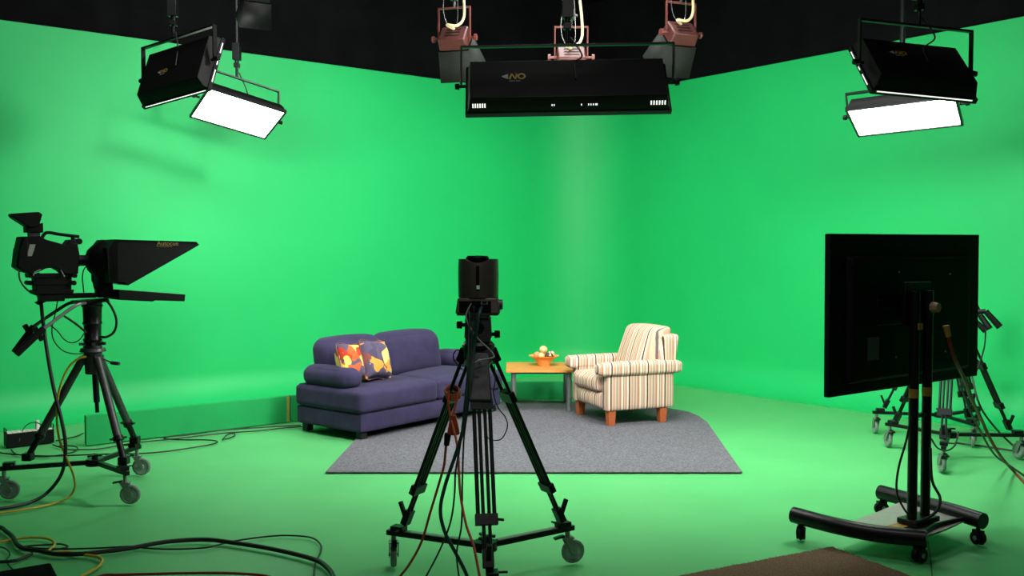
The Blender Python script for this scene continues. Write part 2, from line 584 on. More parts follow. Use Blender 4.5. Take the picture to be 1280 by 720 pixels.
pillow('purple and yellow patterned pillow leaning on its orange neighbour on the sofa', sofap(.445, .30, .642), th + .18, -.30, .12, .35, .36, 'patch2')

# ------------------------------------------------------------------ armchair (local x: width, y: front to back)
bdir = math.atan2(.36, .93)
ch = thing('armchair', 'cream striped armchair with rolled arms on the grey carpet', 'armchair', (.907, 8.48, 0), bdir - PI / 2)
# local +y = back direction, local -x = far side (w), so build x from -.73 to .03
X0, X1 = -.73, .03
LEGZ = .15
for i, (x, y) in enumerate(((X1 - .055, .02), (X1 - .055, .565), (X0 + .055, .02), (X0 + .055, .565))):
    b = MB(); b.box((x, y, RZ + (LEGZ - RZ + .03) / 2), (.062, .062, LEGZ - RZ + .03), taper=1.3)
    b.build('leg', 'legwood', ch, False, bevel=.003)
for xa, xb in ((X1 - .115, X1), (X0, X0 + .115)):
    sgn = 1 if xb == X1 else -1
    MB().soft((xa, -.045, LEGZ), (xb, .665, .55), .02, (.006, 0, 0)).build('side_panel', 'stripey', ch, False)
    b = MB()
    cx = (xa + xb) / 2 + .012 * sgn
    b.soft((cx - .08, -.12, .478), (cx + .08, .745, .595), .036, (.0, .008, .010), 14)
    b.build('arm', 'stripey', ch, False)
MB().soft((X0 + .11, -.06, LEGZ + .005), (X1 - .11, .60, .315), .04, (0, .035, .0), 12).build('seat_base', 'stripex', ch, False)
MB().soft((X0 + .112, -.10, .315), (X1 - .112, .52, .468), .05, (0, .018, .025), 14).build('seat_cushion', 'stripex', ch, False)
MB().soft((X0 + .10, .50, .30), (X1 - .02, .66, .84), .04, (0, .01, .0), 12, lean(0, .3, .17)).build('backrest', 'stripey', ch, False)
MB().soft((X0 + .115, .32, .43), (X1 - .10, .55, .905), .05, (.0, .03, .01), 14, lean(0, .43, .36)).build('back_cushion', 'stripex', ch, False)

# ------------------------------------------------------------------ coffee table with bowl
tx0, tx1, ty0, ty1, tz = -.06, .635, 9.22, 9.93, .435
ta = thing('coffee_table', 'square beech topped coffee table on round metal legs beside the armchair', 'table', ((tx0 + tx1) / 2, (ty0 + ty1) / 2, 0))
MB().box(((tx0 + tx1) / 2, (ty0 + ty1) / 2, tz - .0125), (tx1 - tx0, ty1 - ty0, .025)).build('tabletop', 'top', ta, bevel=.003)
for x in (tx0 + .075, tx1 - .055):
    for y in (ty0 + .06, ty1 - .06):
        z0 = RZ + .001
        MB().cyl((x, y, z0), (x, y, tz - .025), .026).build('leg', 'alu', ta)
MB().box(((tx0 + tx1) / 2, ty0 + .06, tz - .034), (tx1 - tx0 - .2, .02, .018)).build('rail', 'graym', ta)
BC = V((.335, 9.62, tz))
bo = tag(MB().lathe([(0, 0), (.062, 0), (.066, .008), (.085, .045), (.112, .078), (.158, .102), (.160, .107), (.150, .106), (.106, .084), (.078, .05), (.058, .016), (0, .012)], BC, seg=48).build('bowl', 'bowl'),
    'wide rimmed pale wooden bowl standing on the coffee table', 'bowl')
for lb, m, dx, dy, dz, r in (
    ('topmost pale wooden ball of those in the bowl', 'ballpale', -.005, .005, .165, .043),
    ('tan wooden ball at the left rim of the bowl', 'balltan', -.074, -.012, .112, .036),
    ('pale front wooden ball low in the bowl', 'ballpale', -.030, -.062, .108, .034),
    ('brown and cream patterned ball at the front of the bowl', 'brownball', .043, -.052, .108, .036),
    ('brown and cream patterned ball at the right rim of the bowl', 'brownball', .077, .020, .118, .036)):
    tag(MB().sphere(BC + V((dx, dy, dz)), r).build('decorative_ball', m), lb, 'ball', 'decorative balls in the bowl')


# ------------------------------------------------------------------ tripods and dollies
def caster(parent, p, r, ang, zt, wide=.03):
    """swivel caster with the wheel standing at floor point p; ang = rolling direction"""
    d = V((math.cos(ang), math.sin(ang), 0)); a = V((-d.y, d.x, 0))
    c = V((p.x, p.y, r))
    top = V((p.x, p.y, 0)) - d * .03
    f = MB()
    for sg in (-1, 1):
        f.prism([c + a * sg * (wide / 2 + .006) + q for q in (d * .014 - V((0, 0, .012)), d * .012 + V((0, 0, .016)), -d * .01 + V((0, 0, r + .008)), -d * .055 + V((0, 0, r + .008)), -d * .012 - V((0, 0, .012)))], a * sg * .004)
    f.box(c - d * .032 + V((0, 0, r + .012)), (.06, wide + .02, .008), (d, a, V((0, 0, 1))))
    f.cyl(c - a * (wide / 2 + .012), c + a * (wide / 2 + .012), .007, seg=10)
    f.cyl(V((top.x, top.y, 2 * r + .012)), V((top.x, top.y, zt)), .013, seg=12)
    fo = f.build('caster', 'alu', parent)
    hw = wide / 2
    MB().lathe([(r * .72, -hw * .8), (r * .8, -hw), (r * .96, -hw * .8), (r, -hw * .4), (r, hw * .4), (r * .96, hw * .8), (r * .8, hw), (r * .72, hw * .8), (r * .72, -hw * .8)], c, a, 28).build('tyre', 'rubber', fo)
    MB().lathe([(0, -hw * .95), (r * .25, -hw * .95), (r * .3, -hw * .5), (r * .735, -hw * .5), (r * .735, hw * .5), (r * .3, hw * .5), (r * .25, hw * .95), (0, hw * .95)], c, a, 28).build('wheel_hub', 'hubm', fo)
    MB().bar(c - d * .05 + V((0, 0, r + .022)), c - d * .105 + V((0, 0, r + .012)), .026, .01).build('brake_pedal', 'blackm', fo)
    return top


def dolly(label, casters, angs, az=.185, arm=(.034, .026), m='blackm', handle=True, wr=.0625, strip=False):
    cen = sum(casters, V((0, 0, 0))) / 3
    t = thing('tripod_dolly', label, 'dolly', (cen.x, cen.y, 0), group='wheeled tripod dollies')
    h = V((cen.x, cen.y, az))
    for p, a in zip(casters, angs):
        tp = caster(t, p, wr, a, az)
        e = V((tp.x, tp.y, az))
        A = MB().bar(h + (e - h).normalized() * .05, e + (e - h).normalized() * .035, arm[0], arm[1]).build('arm', m, t, bevel=.002)
        d = (e - h).normalized(); s_ = V((-d.y, d.x, 0))
        if strip: MB().bar(h + d * .07 + V((0, 0, arm[1] / 2 + .0022)), e - d * .075 + V((0, 0, arm[1] / 2 + .0022)), arm[0] * .9, .004).build('top_strip', 'alu', A)
        b = MB().box(e - d * .03 + V((0, 0, .025)), (.07, .055, .028), (d, s_, V((0, 0, 1))))
        b.cyl(e - d * .05 + V((0, 0, .025)) + s_ * .02, e - d * .05 + V((0, 0, .025)) + s_ * .07, .006, seg=8)
        b.build('foot_clamp', 'blackm', A, bevel=.002)
    b = MB().cyl(h - V((0, 0, .022)), h + V((0, 0, .022)), .06, .055, 20)
    b.build('hub', 'blackm', t, bevel=.003)
    k = MB().cyl(h + V((0, 0, .02)), h + V((0, 0, .05)), .02, seg=12)
    for i in range(3):
        d = V((math.cos(i * 2.1), math.sin(i * 2.1), 0)); k.bar(h + V((0, 0, .045)), h + d * .05 + V((0, 0, .045)), .016, .012)
    k.build('lock_knob', 'blackm', t)
    return t, h


def tripod_legs(t, hub, feet, zk=.62, zc=.30, spread=.037, r=.0095, inner=True, footz=.20):
    """twin tube legs: outer pair from the hub to a clamp, inner pair down to the foot"""
    for f in feet:
        fz = V((f.x, f.y, footz))
        out = V((f.x - hub.x, f.y - hub.y, 0)).normalized()
        p0 = hub + out * .055
        ax = (fz - p0); Ln = ax.length; ax.normalize()
        side = V((-out.y, out.x, 0))
        tk = lambda z: p0 + ax * ((p0.z - z) / (p0.z - footz) * Ln)
        b = MB()
        for sg in (-1, 1): b.cyl(p0 + side * sg * spread, tk(zc) + side * sg * spread, r, seg=10)
        nrm = side.cross(ax).normalized()
        b.box(p0 + ax * .02, (spread * 2 + .03, .045, .07), (side, nrm, ax))
        L = b.build('leg', 'blackm', t)
        b = MB()
        if inner:
            for sg in (-1, 1): b.cyl(tk(zk) + side * sg * spread * .36, tk(footz) + side * sg * spread * .36, r * .86, seg=10)
            b.box(tk(zk), (spread * 1.3, .022, .03), (side, nrm, ax))
        b.build('inner_tube', 'blackm', L)
        MB().box(tk(zk - .02), (spread * 2 + .03, .032, .055), (side, nrm, ax)).build('leg_bracket', 'blackm', L, bevel=.002)
        b = MB()
        b.box(tk(zc), (spread * 2 + .028, .034, .05), (side, nrm, ax))
        q = tk(zc) + side * (spread + .012)
        b.bar(q, q + side * .03 - V((0, 0, .004)), .008, .012)
        b.build('leg_clamp', 'blackm', L, bevel=.002)
        b = MB()
        b.box(tk(footz + .03), (.05, .036, .08), (side, nrm, ax))
        b.bar(tk(footz + .03) + out * .015, tk(footz + .03) + out * .045 + V((0, 0, .075)), .022, .018)
        b.build('foot', 'blackm', L, bevel=.003)


# centre tripod
cL, cR = at(492, 708), at(716, 703.5)
mid = (cL + cR) / 2
d_ = (cR - cL); perp = V((d_.y, -d_.x, 0)).normalized()
cF = mid + perp * d_.length * .86
dl, hC = dolly('three wheeled black dolly under the middle tripod on the floor', [cL, cR, cF], [1.75, .35, 4.2], strip=True)
cen = V((hC.x, hC.y, 0))
hubC = V((hC.x - .032, hC.y, 1.13))
tr = thing('tripod', 'black twin tube tripod in the middle holding the robotic camera', 'tripod', (hC.x, hC.y, 0), group='black camera tripods')
feetC = [cen + (p - cen) * .86 for p in (cL, cR, cF)]
tripod_legs(tr, hubC, feetC, zk=.92, zc=.42, footz=.237)
b = MB().lathe([(0, -.09), (.035, -.09), (.045, -.05), (.075, -.03), (.08, .035), (.068, .05), (0, .05)], hubC, seg=28)
b.build('bowl_hub', 'blackm', tr)
fo = (feetC[2] - cen).normalized()
ax_ = (feetC[2] + V((0, 0, .21)) - hubC).normalized()
nf = V((1, 0, 0)).cross(ax_).normalized()
sgn_ = -1 if nf.y > 0 else 1
LC = hubC + fo * .085 + V((0, 0, -.125)) + nf * sgn_ * .04
MB().box(LC, (.118, .03, .24), (V((1, 0, 0)), nf, -ax_), taper=.88).build('leg_cover', 'graym', tr, bevel=.008)
MB().box(LC + nf * sgn_ * .0155 + V((-.012, 0, .01)), (.028, .002, .026), (V((1, 0, 0)), nf, -ax_)).build('label_plate', 'sticker', tr)
MB().box(LC + nf * sgn_ * .0155 + V((.006, 0, .075)), (.012, .002, .012), (V((1, 0, 0)), nf, -ax_)).build('label_plate', 'alu', tr)
# fluid head
b = MB()
b.box(hubC + V((0, 0, .065)), (.12, .12, .03)); b.box(hubC + V((0, 0, .118)), (.13, .12, .10), taper=.94); b.box(hubC + V((0, 0, .172)), (.11, .15, .016))
hd = b.build('fluid_head', 'graym', tr, bevel=.006)
for p, dr, rr in ((V((-.06, 0, .13)), -1, .019), (V((.06, 0, .085)), 1, .019)):
    k = MB().cyl(hubC + p, hubC + p + V((dr * .03, 0, 0)), .009, seg=12)
    k.cyl(hubC + p + V((dr * .018, 0, 0)), hubC + p + V((dr * .045, 0, 0)), rr, rr * .9, 16)
    k.build('knob', 'black', hd, bevel=.003)
b = MB().cyl(hubC + V((.01, -.062, .12)), hubC + V((.01, -.08, .12)), .022, .018, 6); b.build('drag_dial', 'black', hd)

# robotic camera
zb = hubC.z + .18
pc = thing('robotic_camera', 'dark grey robotic camera standing on top of the middle tripod', 'camera', (hubC.x, hubC.y, zb))
P0 = V((hubC.x, hubC.y, zb))
b = MB()
b.box(P0 + V((0, .01, .006)), (.20, .19, .012)); b.box(P0 + V((0, .01, .046)), (.212, .20, .074), taper=.9)
bs = b.build('camera_base', 'satin', pc, bevel=.006)
MB().box(P0 + V((-.012, -.092, .042)), (.150, .004, .056), (V((1, 0, 0)), V((0, 1, .12)).normalized(), V((0, -.12, 1)).normalized())).build('connector_panel', 'black', bs)
for x, z, r in ((-.045, .035, .007), (-.018, .04, .007), (.02, .04, .007), (-.03, .058, .005)):
    MB().cyl(P0 + V((x, -.09, z)), P0 + V((x, -.104, z)), r, seg=10).build('connector', 'graym', bs)
b = MB().box(P0 + V((.032, -.0955, .063)), (.034, .003, .019)); b.build('network_port', 'alu', bs)
MB().box(P0 + V((.032, -.0975, .063)), (.02, .002, .010)).build('port_opening', 'black', bs)
# barrel shell with a notched rear top and a vertical slot
b = MB()
seg = 64; R0 = .098
zs = [.085, .092, .12, .16, .20, .235, .255, .268]
def shell_r(z): return R0 * (1.0 - .05 * ((z - .19) / .1) ** 2 * (1 if z > .19 else .35))
rows = []
for z in zs:
    rr = shell_r(z); ring = []
    for i in range(seg):
        a = 2 * PI * i / seg
        dip = .018 * max(0, 1 - (math.cos(a) / .62) ** 2) * max(0, (z - .22) / .048)
        ring.append((P0 + V((rr * math.cos(a), .92 * rr * math.sin(a), z - dip))))
    rows.append(ring)
for rows_, off in ((rows, 0), ):
    vs = [[b.bm.verts.new(p) for p in r_] for r_ in rows]
    iv = [[b.bm.verts.new(P0 + V((0, 0, 0)) + V(((p - P0).x * .93, (p - P0).y * .93, (p - P0).z))) for p in r_] for r_ in rows]
    for k in range(len(zs) - 1):
        for i in range(seg):
            j = (i + 1) % seg
            b.face([vs[k][i], vs[k][j], vs[k + 1][j], vs[k + 1][i]]); b.face([iv[k][j], iv[k][i], iv[k + 1][i], iv[k + 1][j]])
    for i in range(seg):
        j = (i + 1) % seg
        b.face([vs[-1][i], vs[-1][j], iv[-1][j], iv[-1][i]]); b.face([vs[0][j], vs[0][i], iv[0][i], iv[0][j]])
sh = b.build('shell', 'satin', pc)
MB().box(P0 + V((0, -.0905, .178)), (.016, .008, .118)).build('slot', 'tvblack', sh, bevel=.003)
MB().box(P0 + V((.002, -.0953, .135)), (.015, .002, .018)).build('status_light', 'led', sh)  # glowing patch painted for the green wall seen through the slot
MB().lathe([(0, .088), (.085, .088), (.086, .21), (.078, .235), (.0, .24)], P0, seg=40).build('camera_head', 'black', pc)
MB().lathe([(.05, .23), (.056, .255), (.056, .275), (.048, .283), (0, .285)], P0 + V((-.004, 0, 0)), seg=36).build('lens_dome', 'black', pc)
b = MB().cyl(P0 + V((.088, -.03, .05)), P0 + V((.118, -.03, .05)), .026, .024, 20); b.build('side_dial', 'graym', pc)

# left tripod, dolly
kA, kB, kC = at(12, 624), at(163, 630), at(177, 594)
dl2, hL = dolly('three wheeled dolly under the left broadcast camera on the floor', [kA, kB, kC], [.2, .1, .15], az=.205, arm=(.03, .03), wr=.064)
cenL = V((hL.x, hL.y, 0))
hubL = V((hL.x, hL.y, .93))
tl = thing('tripod', 'grey tube tripod under the left broadcast camera', 'tripod', (hL.x, hL.y, 0), group='black camera tripods')
for p, q in ((kA, .78), (kB, .84), (kC, .86)):
    f = cenL + (p - cenL) * q; f.z = .272
    out = (f - hubL); out.z = 0; out.normalize()
    p0 = hubL + out * .06 + V((0, 0, -.02)); ax = f - p0
    L = MB().cyl(p0, p0 + ax * .80, .026, seg=18).build('leg', 'graym', tl)
    MB().cyl(p0 + ax * .78, f, .02, seg=14).build('inner_tube', 'blackm', L)
    b = MB().cyl(p0 + ax * .77, p0 + ax * .815, .033, seg=18)
    sd = ax.cross(V((0, 0, 1))).normalized()
    b.bar(p0 + ax * .79 - sd * .055, p0 + ax * .79 + sd * .055, .02, .012)
    b.build('leg_clamp', 'blackm', L, bevel=.002)
    b = MB().box(f + V((0, 0, .0)), (.06, .06, .05)); b.build('foot', 'blackm', L, bevel=.004)
    b = MB().bar(hubL + V((0, 0, -.01)), p0 + ax * .03, .05, .06); b.build('leg_joint', 'graym', L, bevel=.004)
b = MB().cyl(hubL + V((0, 0, -.13)), hubL + V((0, 0, .06)), .05, .06, 24); b.cyl(hubL + V((0, 0, .02)), hubL + V((0, 0, .045)), .085, .075, 24)
b.build('collar', 'graym', tl, bevel=.004)
b = MB().cyl(hubL + V((.012, 0, -.13)), hubL + V((.02, 0, -.32)), .02, seg=14); b.cyl(hubL + V((.02, 0, -.32)), hubL + V((.022, 0, -.39)), .013, seg=12)
b.build('crank_shaft', 'blackm', tl)
b = MB().bar(hubL + V((.06, -.02, -.02)), hubL + V((.16, -.05, -.055)), .008, .008); b.cyl(hubL + V((.14, -.045, -.05)), hubL + V((.20, -.06, -.055)), .012, seg=10)
b.build('tilt_lever', 'graym', tl)
b = MB()
zz = hubL.z
prof_ = [(0, .05), (.045, .05), (.05, .08), (.062, .10), (.052, .115), (.055, .20), (.064, .21), (.057, .225), (.06, .315), (.068, .325), (.062, .335), (.064, .348), (0, .348)]
b.lathe(prof_, hubL, seg=28); b.build('centre_column', 'blackm', tl)
hubr = [hubL + V((math.cos(a) * .085, math.sin(a) * .085, .075)) for a in (0, 1.3, 2.6, 3.9, 5.2)]
b = MB()
for p in hubr: b.bar(hubL + V((0, 0, .07)), p, .022, .018)
b.build('leveling_wheel', 'graym', tl)

# left camera, drawn in profile: u along the lens axis, v up
yawL = math.radians(40)
FW, SW = V((math.cos(yawL), math.sin(yawL), 0)), V((-math.sin(yawL), math.cos(yawL), 0))
KU, KV = hL.y / FPX / .955, hL.y / FPX
uc = 118.5
def prof_pt(px, py, s=0.0):
    return V((hL.x, hL.y, 0)) + FW * ((px - uc) * KU) + V((0, 0, CAMH - (py - 318) * KV)) + SW * s
def slab(b, pts, s0, s1):
    return b.prism([prof_pt(x, y, s0) for x, y in pts], SW * (s1 - s0))
# head plate and pan handles on the tripod
b = slab(MB(), [(97, 375), (134, 373), (136, 377.5), (99, 379)], -.06, .06); b.build('head_plate', 'blackm', tl, bevel=.004)
for s0, grip_end, m in ((-.10, (30, 434), 'alu'), (.10, (40, 438), 'graym')):
    k = MB().tube([prof_pt(108, 378, s0 * .6), prof_pt(98, 379, s0), prof_pt(84, 388, s0 * 1.1), prof_pt(59, 407, s0 * 1.3)], .011, 10, 4)
    h_ = k.build('pan_handle', m, tl)
    k = MB().cyl(prof_pt(60, 406, s0 * 1.3), prof_pt(*grip_end, s0 * 1.5), .021, .025, 14)
    k.bar(prof_pt(50, 404, s0 * 1.3), prof_pt(58, 420, s0 * 1.3), .03, .03)
    k.build('grip', 'black', h_, bevel=.003)

cm = thing('broadcast_camera', 'black broadcast camera with hooded viewfinder on the left tripod', 'camera', (hL.x, hL.y, hubL.z + .40))
b = slab(MB(), [(41, 297), (60, 296), (66, 300), (88, 307), (92, 303), (100, 305), (102, 318), (100, 342), (86, 342), (82, 338), (77, 335), (71, 334), (65, 335), (60, 338), (50, 341), (41, 338), (35, 333), (37, 316)], -.075, .075)
body = b.build('camera_body', 'black', cm, bevel=.005)
b = slab(MB(), [(36, 331), (38, 312), (43, 299), (47, 299), (46, 336), (40, 337)], -.09, .09); b.build('battery', 'black', cm, bevel=.004)
b = slab(MB(), [(46, 320), (49, 306), (55, 306), (53, 314), (51, 320)], -.0775, -.0745); b.build('side_label', 'sticker2', body) if 'sticker2' in M else b.build('side_label', 'silver', body)
b = slab(MB(), [(32, 270), (33, 274), (48, 285), (52, 286), (60, 284), (64, 270), (60, 267)], -.055, .055)
vf = b.build('viewfinder', 'black', cm, bevel=.006)
b = slab(MB(), [(47, 284), (65, 280), (65, 292), (47, 292)], -.04, .04); b.build('viewfinder_mount', 'black', vf, bevel=.004)
b = slab(MB(), [(51, 291), (62, 291), (62, 299), (51, 299)], -.03, .03); b.build('viewfinder_post', 'graym', vf)
b = MB().tube([prof_pt(64, 300), prof_pt(68, 293), prof_pt(73, 291.5), prof_pt(84, 293.5), prof_pt(105, 296)], .011, 10)
b.cyl(prof_pt(98, 296), prof_pt(99, 306), .013, seg=10)
b.build('carry_handle', 'black', cm)
b = MB().cyl(prof_pt(104, 302, -.03), prof_pt(104, 302, .03), .02, seg=16); b.bar(prof_pt(95, 304), prof_pt(106, 303), .03, .02); b.build('microphone_holder', 'black', cm)
b = slab(MB(), [(86, 308), (92, 300), (98, 300), (102, 309)], -.05, .05); b.build('lens_mount', 'black', cm, bevel=.004)
b = MB().lathe([(0, 0), (.04, 0), (.042, .02), (.036, .03), (.036, .07), (.042, .08), (.045, .12), (.048, .135), (0, .135)], prof_pt(100, 325.5), FW, 28)
b.build('lens', 'black', cm)
for q in ([(52, 343), (54, 339), (60, 336)], [(81, 337), (83, 341), (85, 345)]):
    MB().tube([prof_pt(x, y, -.078) for x, y in q], .0035, 6).build('wire_clip', 'silver', body)
# stacked mounting plates
b = MB()
for (x0, x1, y0, y1, w) in ((48, 99, 341, 346, .06), (55, 94, 346, 366, .055), (52, 98, 350, 355, .06), (53, 96, 361, 366, .062), (60, 87, 366, 375, .05), (86, 122, 366, 372, .05)):
    slab(b, [(x0, y0), (x1, y0), (x1 - 1, y1), (x0 + 1, y1)], -w, w)
b.build('mounting_plate', 'black', cm, bevel=.003)
for q0, q1 in (((50, 352, -.05), (50, 352, .05)), ((96, 344, -.085), (96, 344, -.06)), ((95, 353, -.085), (95, 353, -.06))):
    MB().cyl(prof_pt(*q0), prof_pt(*q1), .015, seg=12).build('knob', 'black', cm)
b = slab(MB(), [(56, 376), (62, 373), (70, 374), (60, 379)], -.02, .02); b.build('quick_release_lever', 'black', cm)

# teleprompter
tp = thing('teleprompter', 'black teleprompter hood and monitor mounted before the left camera', 'teleprompter', prof_pt(130, 372))
hw = .20
hp = [(135, 299.5), (232, 301.5), (235.5, 305.5), (150, 356), (146, 353), (141, 352), (128, 352), (128, 312)]
b = MB()
for sg in (-1, 1):
    slab(b, hp, sg * hw, sg * (hw - .012))
slab(b, [(135, 299.5), (232, 301.5), (235.5, 305.5), (232, 305.5), (135, 303)], -hw, hw)
hood = b.build('hood', 'black', tp)
b = slab(MB(), [(233, 305), (235, 306.5), (150, 356.5), (148, 355)], -hw + .01, hw - .01); b.build('beam_splitter', 'glass', tp)
b = MB().lathe([(.05, -.03), (.075, -.02), (.135, .045), (.14, .07), (.128, .07), (.06, -.005), (.05, -.03)], prof_pt(119, 325.5), FW, 32); b.build('lens_shroud', 'black', tp)
b = slab(MB(), [(126, 310), (130, 306), (135, 299.5), (138, 300), (138, 353), (128, 353)], -hw, hw); b.build('back_panel', 'black', tp)
b = slab(MB(), [(123.5, 345), (140, 350), (141, 363), (139, 372), (123.5, 372)], -.045, .045); b.build('mount_post', 'black', tp, bevel=.004)
b = slab(MB(), [(140, 362), (219.5, 370), (218.5, 379), (182, 376.5), (180, 378), (140, 374.5)], -.17, .17); b.build('monitor', 'black', tp, bevel=.003)
text('Autocue', .042, 'gold', hood, prof_pt(183.5, 306.5, -hw - .0008), FW, V((0, 0, 1)), 'lettering')
b = slab(MB(), [(183, 307.4), (202, 307.8), (202, 308.2), (183, 307.8)], -hw - .001, -hw + .002); b.build('underline', 'gold', hood)

# ------------------------------------------------------------------ television on its stand
TVX = V((.83, .558, 0)).normalized(); TVN = V((TVX.y, -TVX.x, 0)); TVZ = V((0, 0, 1))
TVX2 = (TVX + TVZ * .008).normalized(); TVZ2 = TVN.cross(TVX2) * -1
if TVZ2.z < 0: TVZ2 = -TVZ2
TC = V((2.245, 5.222, 1.283)); TW, TH = 1.426, .863
tv = thing('television', 'large black television seen from behind on the wheeled stand', 'television', TC)
MB().box(TC, (TW, .035, TH), (TVX2, TVN, TVZ2)).build('casing', 'tvblack', tv, bevel=.006)
MB().box(TC - TVN * .0185, (TW - .03, .003, TH - .03), (TVX2, TVN, TVZ2)).build('screen', 'glass', tv)
b = MB().box(TC + TVN * .034 - TVZ2 * .03, (TW * .82, TH * .80, .035), (TVX2, TVZ2, TVN), taper=.95)
bk = b.build('rear_housing', 'tvblack', tv, bevel=.01)
for u, v in ((-.16, .22), (.34, .20), (-.18, -.25), (.30, -.25)):
    MB().cyl(TC + TVN * .05 + TVX2 * u + TVZ2 * v, TC + TVN * .057 + TVX2 * u + TVZ2 * v, .006, seg=10).build('screw', 'alu', bk)
MB().box(TC + TVN * .0525 - TVX2 * .385 - TVZ2 * .19, (.10, .002, .125), (TVX2, TVN, TVZ2)).build('rating_label', 'sticker', bk)
b = MB()
for k in range(5):
    b.box(TC + TVN * .0520 + TVX2 * (-.45 + .02 * 0) - TVZ2 * (.0 - .0) + TVX2 * .0 + TVZ2 * (.27 - k * .012), (.3, .002, .004), (TVX2, TVN, TVZ2))
b.build('vent_grille', 'black', bk)

c1, c2 = V((0, 0, 0)) + atd(1141, 640, 4.99), atd(1160.5, 640, 5.05)
st = thing('television_stand', 'black wheeled stand with twin posts under the large television', 'stand', (2.25, 5.1, 0))
posts = []
colmid = V(((c1.x + c2.x) / 2, (c1.y + c2.y) / 2, 0))
colmid = colmid - V((.012, 0, 0))
p_a = colmid - TVX * .062; p_b = colmid + TVX * .062
for p in (p_a, p_b):
    b = MB().cyl((p.x, p.y, .12), (p.x, p.y, 1.40), .026, seg=20); P_ = b.build('post', 'blackm', st)
    MB().cyl((p.x, p.y, .82), (p.x, p.y, .87), .0268, seg=20).build('tape_band', 'tape', P_)
b = MB()
b.bar(V((p_a.x, p_a.y, .72)), V((p_b.x, p_b.y, .72)), .03, .02)
b.build('crossbar', 'blackm', st)
# mounting bracket: runs between the posts and the television back
cm3 = V((colmid.x, colmid.y, 1.33))
gap = (TC - cm3).dot(-TVN) - .0535
b = MB()
b.box(cm3 - TVN * .032, (.24, .02, .24), (TVX, TVN, TVZ))
b.box(cm3 - TVN * (gap / 2 + .02), (.10, max(gap - .045, .02), .12), (TVX, TVN, TVZ))
b.box(cm3 - TVN * (gap - .006), (.5, .010, .05), (TVX, TVN, TVZ)); b.box(cm3 - TVN * (gap - .006) - TVZ * .1, (.5, .010, .03), (TVX, TVN, TVZ))
br = b.build('bracket', 'blackm', st, bevel=.003)
b = MB().cyl(cm3 + TVX * .065 + TVN * .02 - TVZ * .02, cm3 + TVX * .065 + TVN * .06 - TVZ * .02, .034, .026, 7); b.build('bracket_cap', 'beige', br, bevel=.004)
MB().box(cm3 - TVX * .055 + TVN * .028 - TVZ * .12, (.036, .008, .036), (TVX, TVN, TVZ)).build('tape_patch', 'tape', br)
# base: two bowed tubes, plate, casters
wA, wB, wC, wD = at(1001, 674), at(1149, 702), at(1222.5, 680), at(1102, 642)
def zz_(p, z): return V((p.x, p.y, z))
barL = [zz_(wA + (wA - wB).normalized() * .045, .132), zz_(wA.lerp(wB, .35), .150) , zz_(wA.lerp(wB, .7) , .140), zz_(wB + (wB - wA).normalized() * .035, .128)]
dvec = (wC - wD).normalized()
barR = [zz_(wD + (wD - wC).normalized() * .01, .132), zz_(wD.lerp(wC, .35), .158), zz_(wD.lerp(wC, .72), .165), zz_(wC + (wC - wD).normalized() * .03, .135)]
inn = ((wC + wD) / 2 - (wA + wB) / 2).normalized()
barL[1] -= inn * .05; barL[2] -= inn * .035
barL[1].z = .125; barL[2].z = .118; barR[1].z = .135; barR[2].z = .14
for q in (barL, barR):
    MB().tube(q, .045, 20, 8).build('base_tube', 'blackm', st)
sL, sR = smooth_path(barL, 8), smooth_path(barR, 8)
def lowz(p, d): return p + V((0, 0, d))
top_, bot_ = [], []
i0, i1 = 8, 22
poly = [lowz(p, .012) for p in sL[i0:i1 + 1]] + [lowz(p, .012) for p in reversed(sR[6:i1 - 1])]
b = MB()
nL = i1 - i0 + 1
lft = [lowz(p, .0) for p in sL[i0:i1 + 1]]; rgt = [lowz(sR[6 + round((i1 - 8) * k / (nL - 1))], -.01) for k in range(nL)]
for zoff in (0, -.008):
    vs = []
    for k in range(nL): vs.append([b.bm.verts.new(lft[k].lerp(rgt[k], t) + V((0, 0, zoff - .012 * math.sin(PI * t)))) for t in (0, .25, .5, .75, 1)])
    for k in range(nL - 1):
        for t in range(4): b.face([vs[k][t], vs[k + 1][t], vs[k + 1][t + 1], vs[k][t + 1]])
M['platem'] = mat('satin grey plate', (150, 147, 142), .42, .3, var=.06)
b.build('base_plate', 'platem', st)
qa, qb = lft[-1], rgt[-1]
qm = qa.lerp(qb, .5) - (wB - wA).normalized() * .05
MB().tube([qa, qm, qb], .013, 10, 8).build('plate_edge', 'blackm', st)
b = MB().box(V((colmid.x, colmid.y, .142)), (.22, .12, .03), (TVX, TVN, TVZ)); b.build('post_socket', 'blackm', st, bevel=.004)
pa_ = lft[8].lerp(rgt[8], .3)
b = MB().box(V((pa_.x, pa_.y, pa_.z + .0)), (.12, .07, .004), (TVX, TVN, TVZ)); b.build('floor_tape', 'tape', st)
for p, a, zt in ((wA, 1.2, .12), (wB, .5, .10), (wC, 1.9, .11), (wD, 0.2, .12)):
    d = V((math.cos(a), math.sin(a), 0)); s_ = V((-d.y, d.x, 0)); c = V((p.x, p.y, .036))
    b = MB()
    b.lathe([(.02, -.006), (.034, -.012), (.04, .0), (.034, .012), (.02, .006)], c - d * .012 + V((0, 0, .002)), s_, 20)
    b.box(c + V((0, 0, .028)), (.055, .036, .03), (d, s_, V((0, 0, 1)))); b.cyl(c + V((0, 0, .03)), V((p.x, p.y, zt)), .012, seg=10)
    f = b.build('caster', 'black', st, bevel=.002)
    b = MB()
    for sg in (-1, 1): b.lathe([(0, 0), (.036, 0), (.036, .012), (.028, .014), (0, .014)], c + s_ * sg * .017 - s_ * .007, s_, 22)
    b.build('wheel', 'black', f)
    MB().cyl(c - s_ * .026, c + s_ * .026, .014, seg=12).build('wheel_hub', 'alu', f)

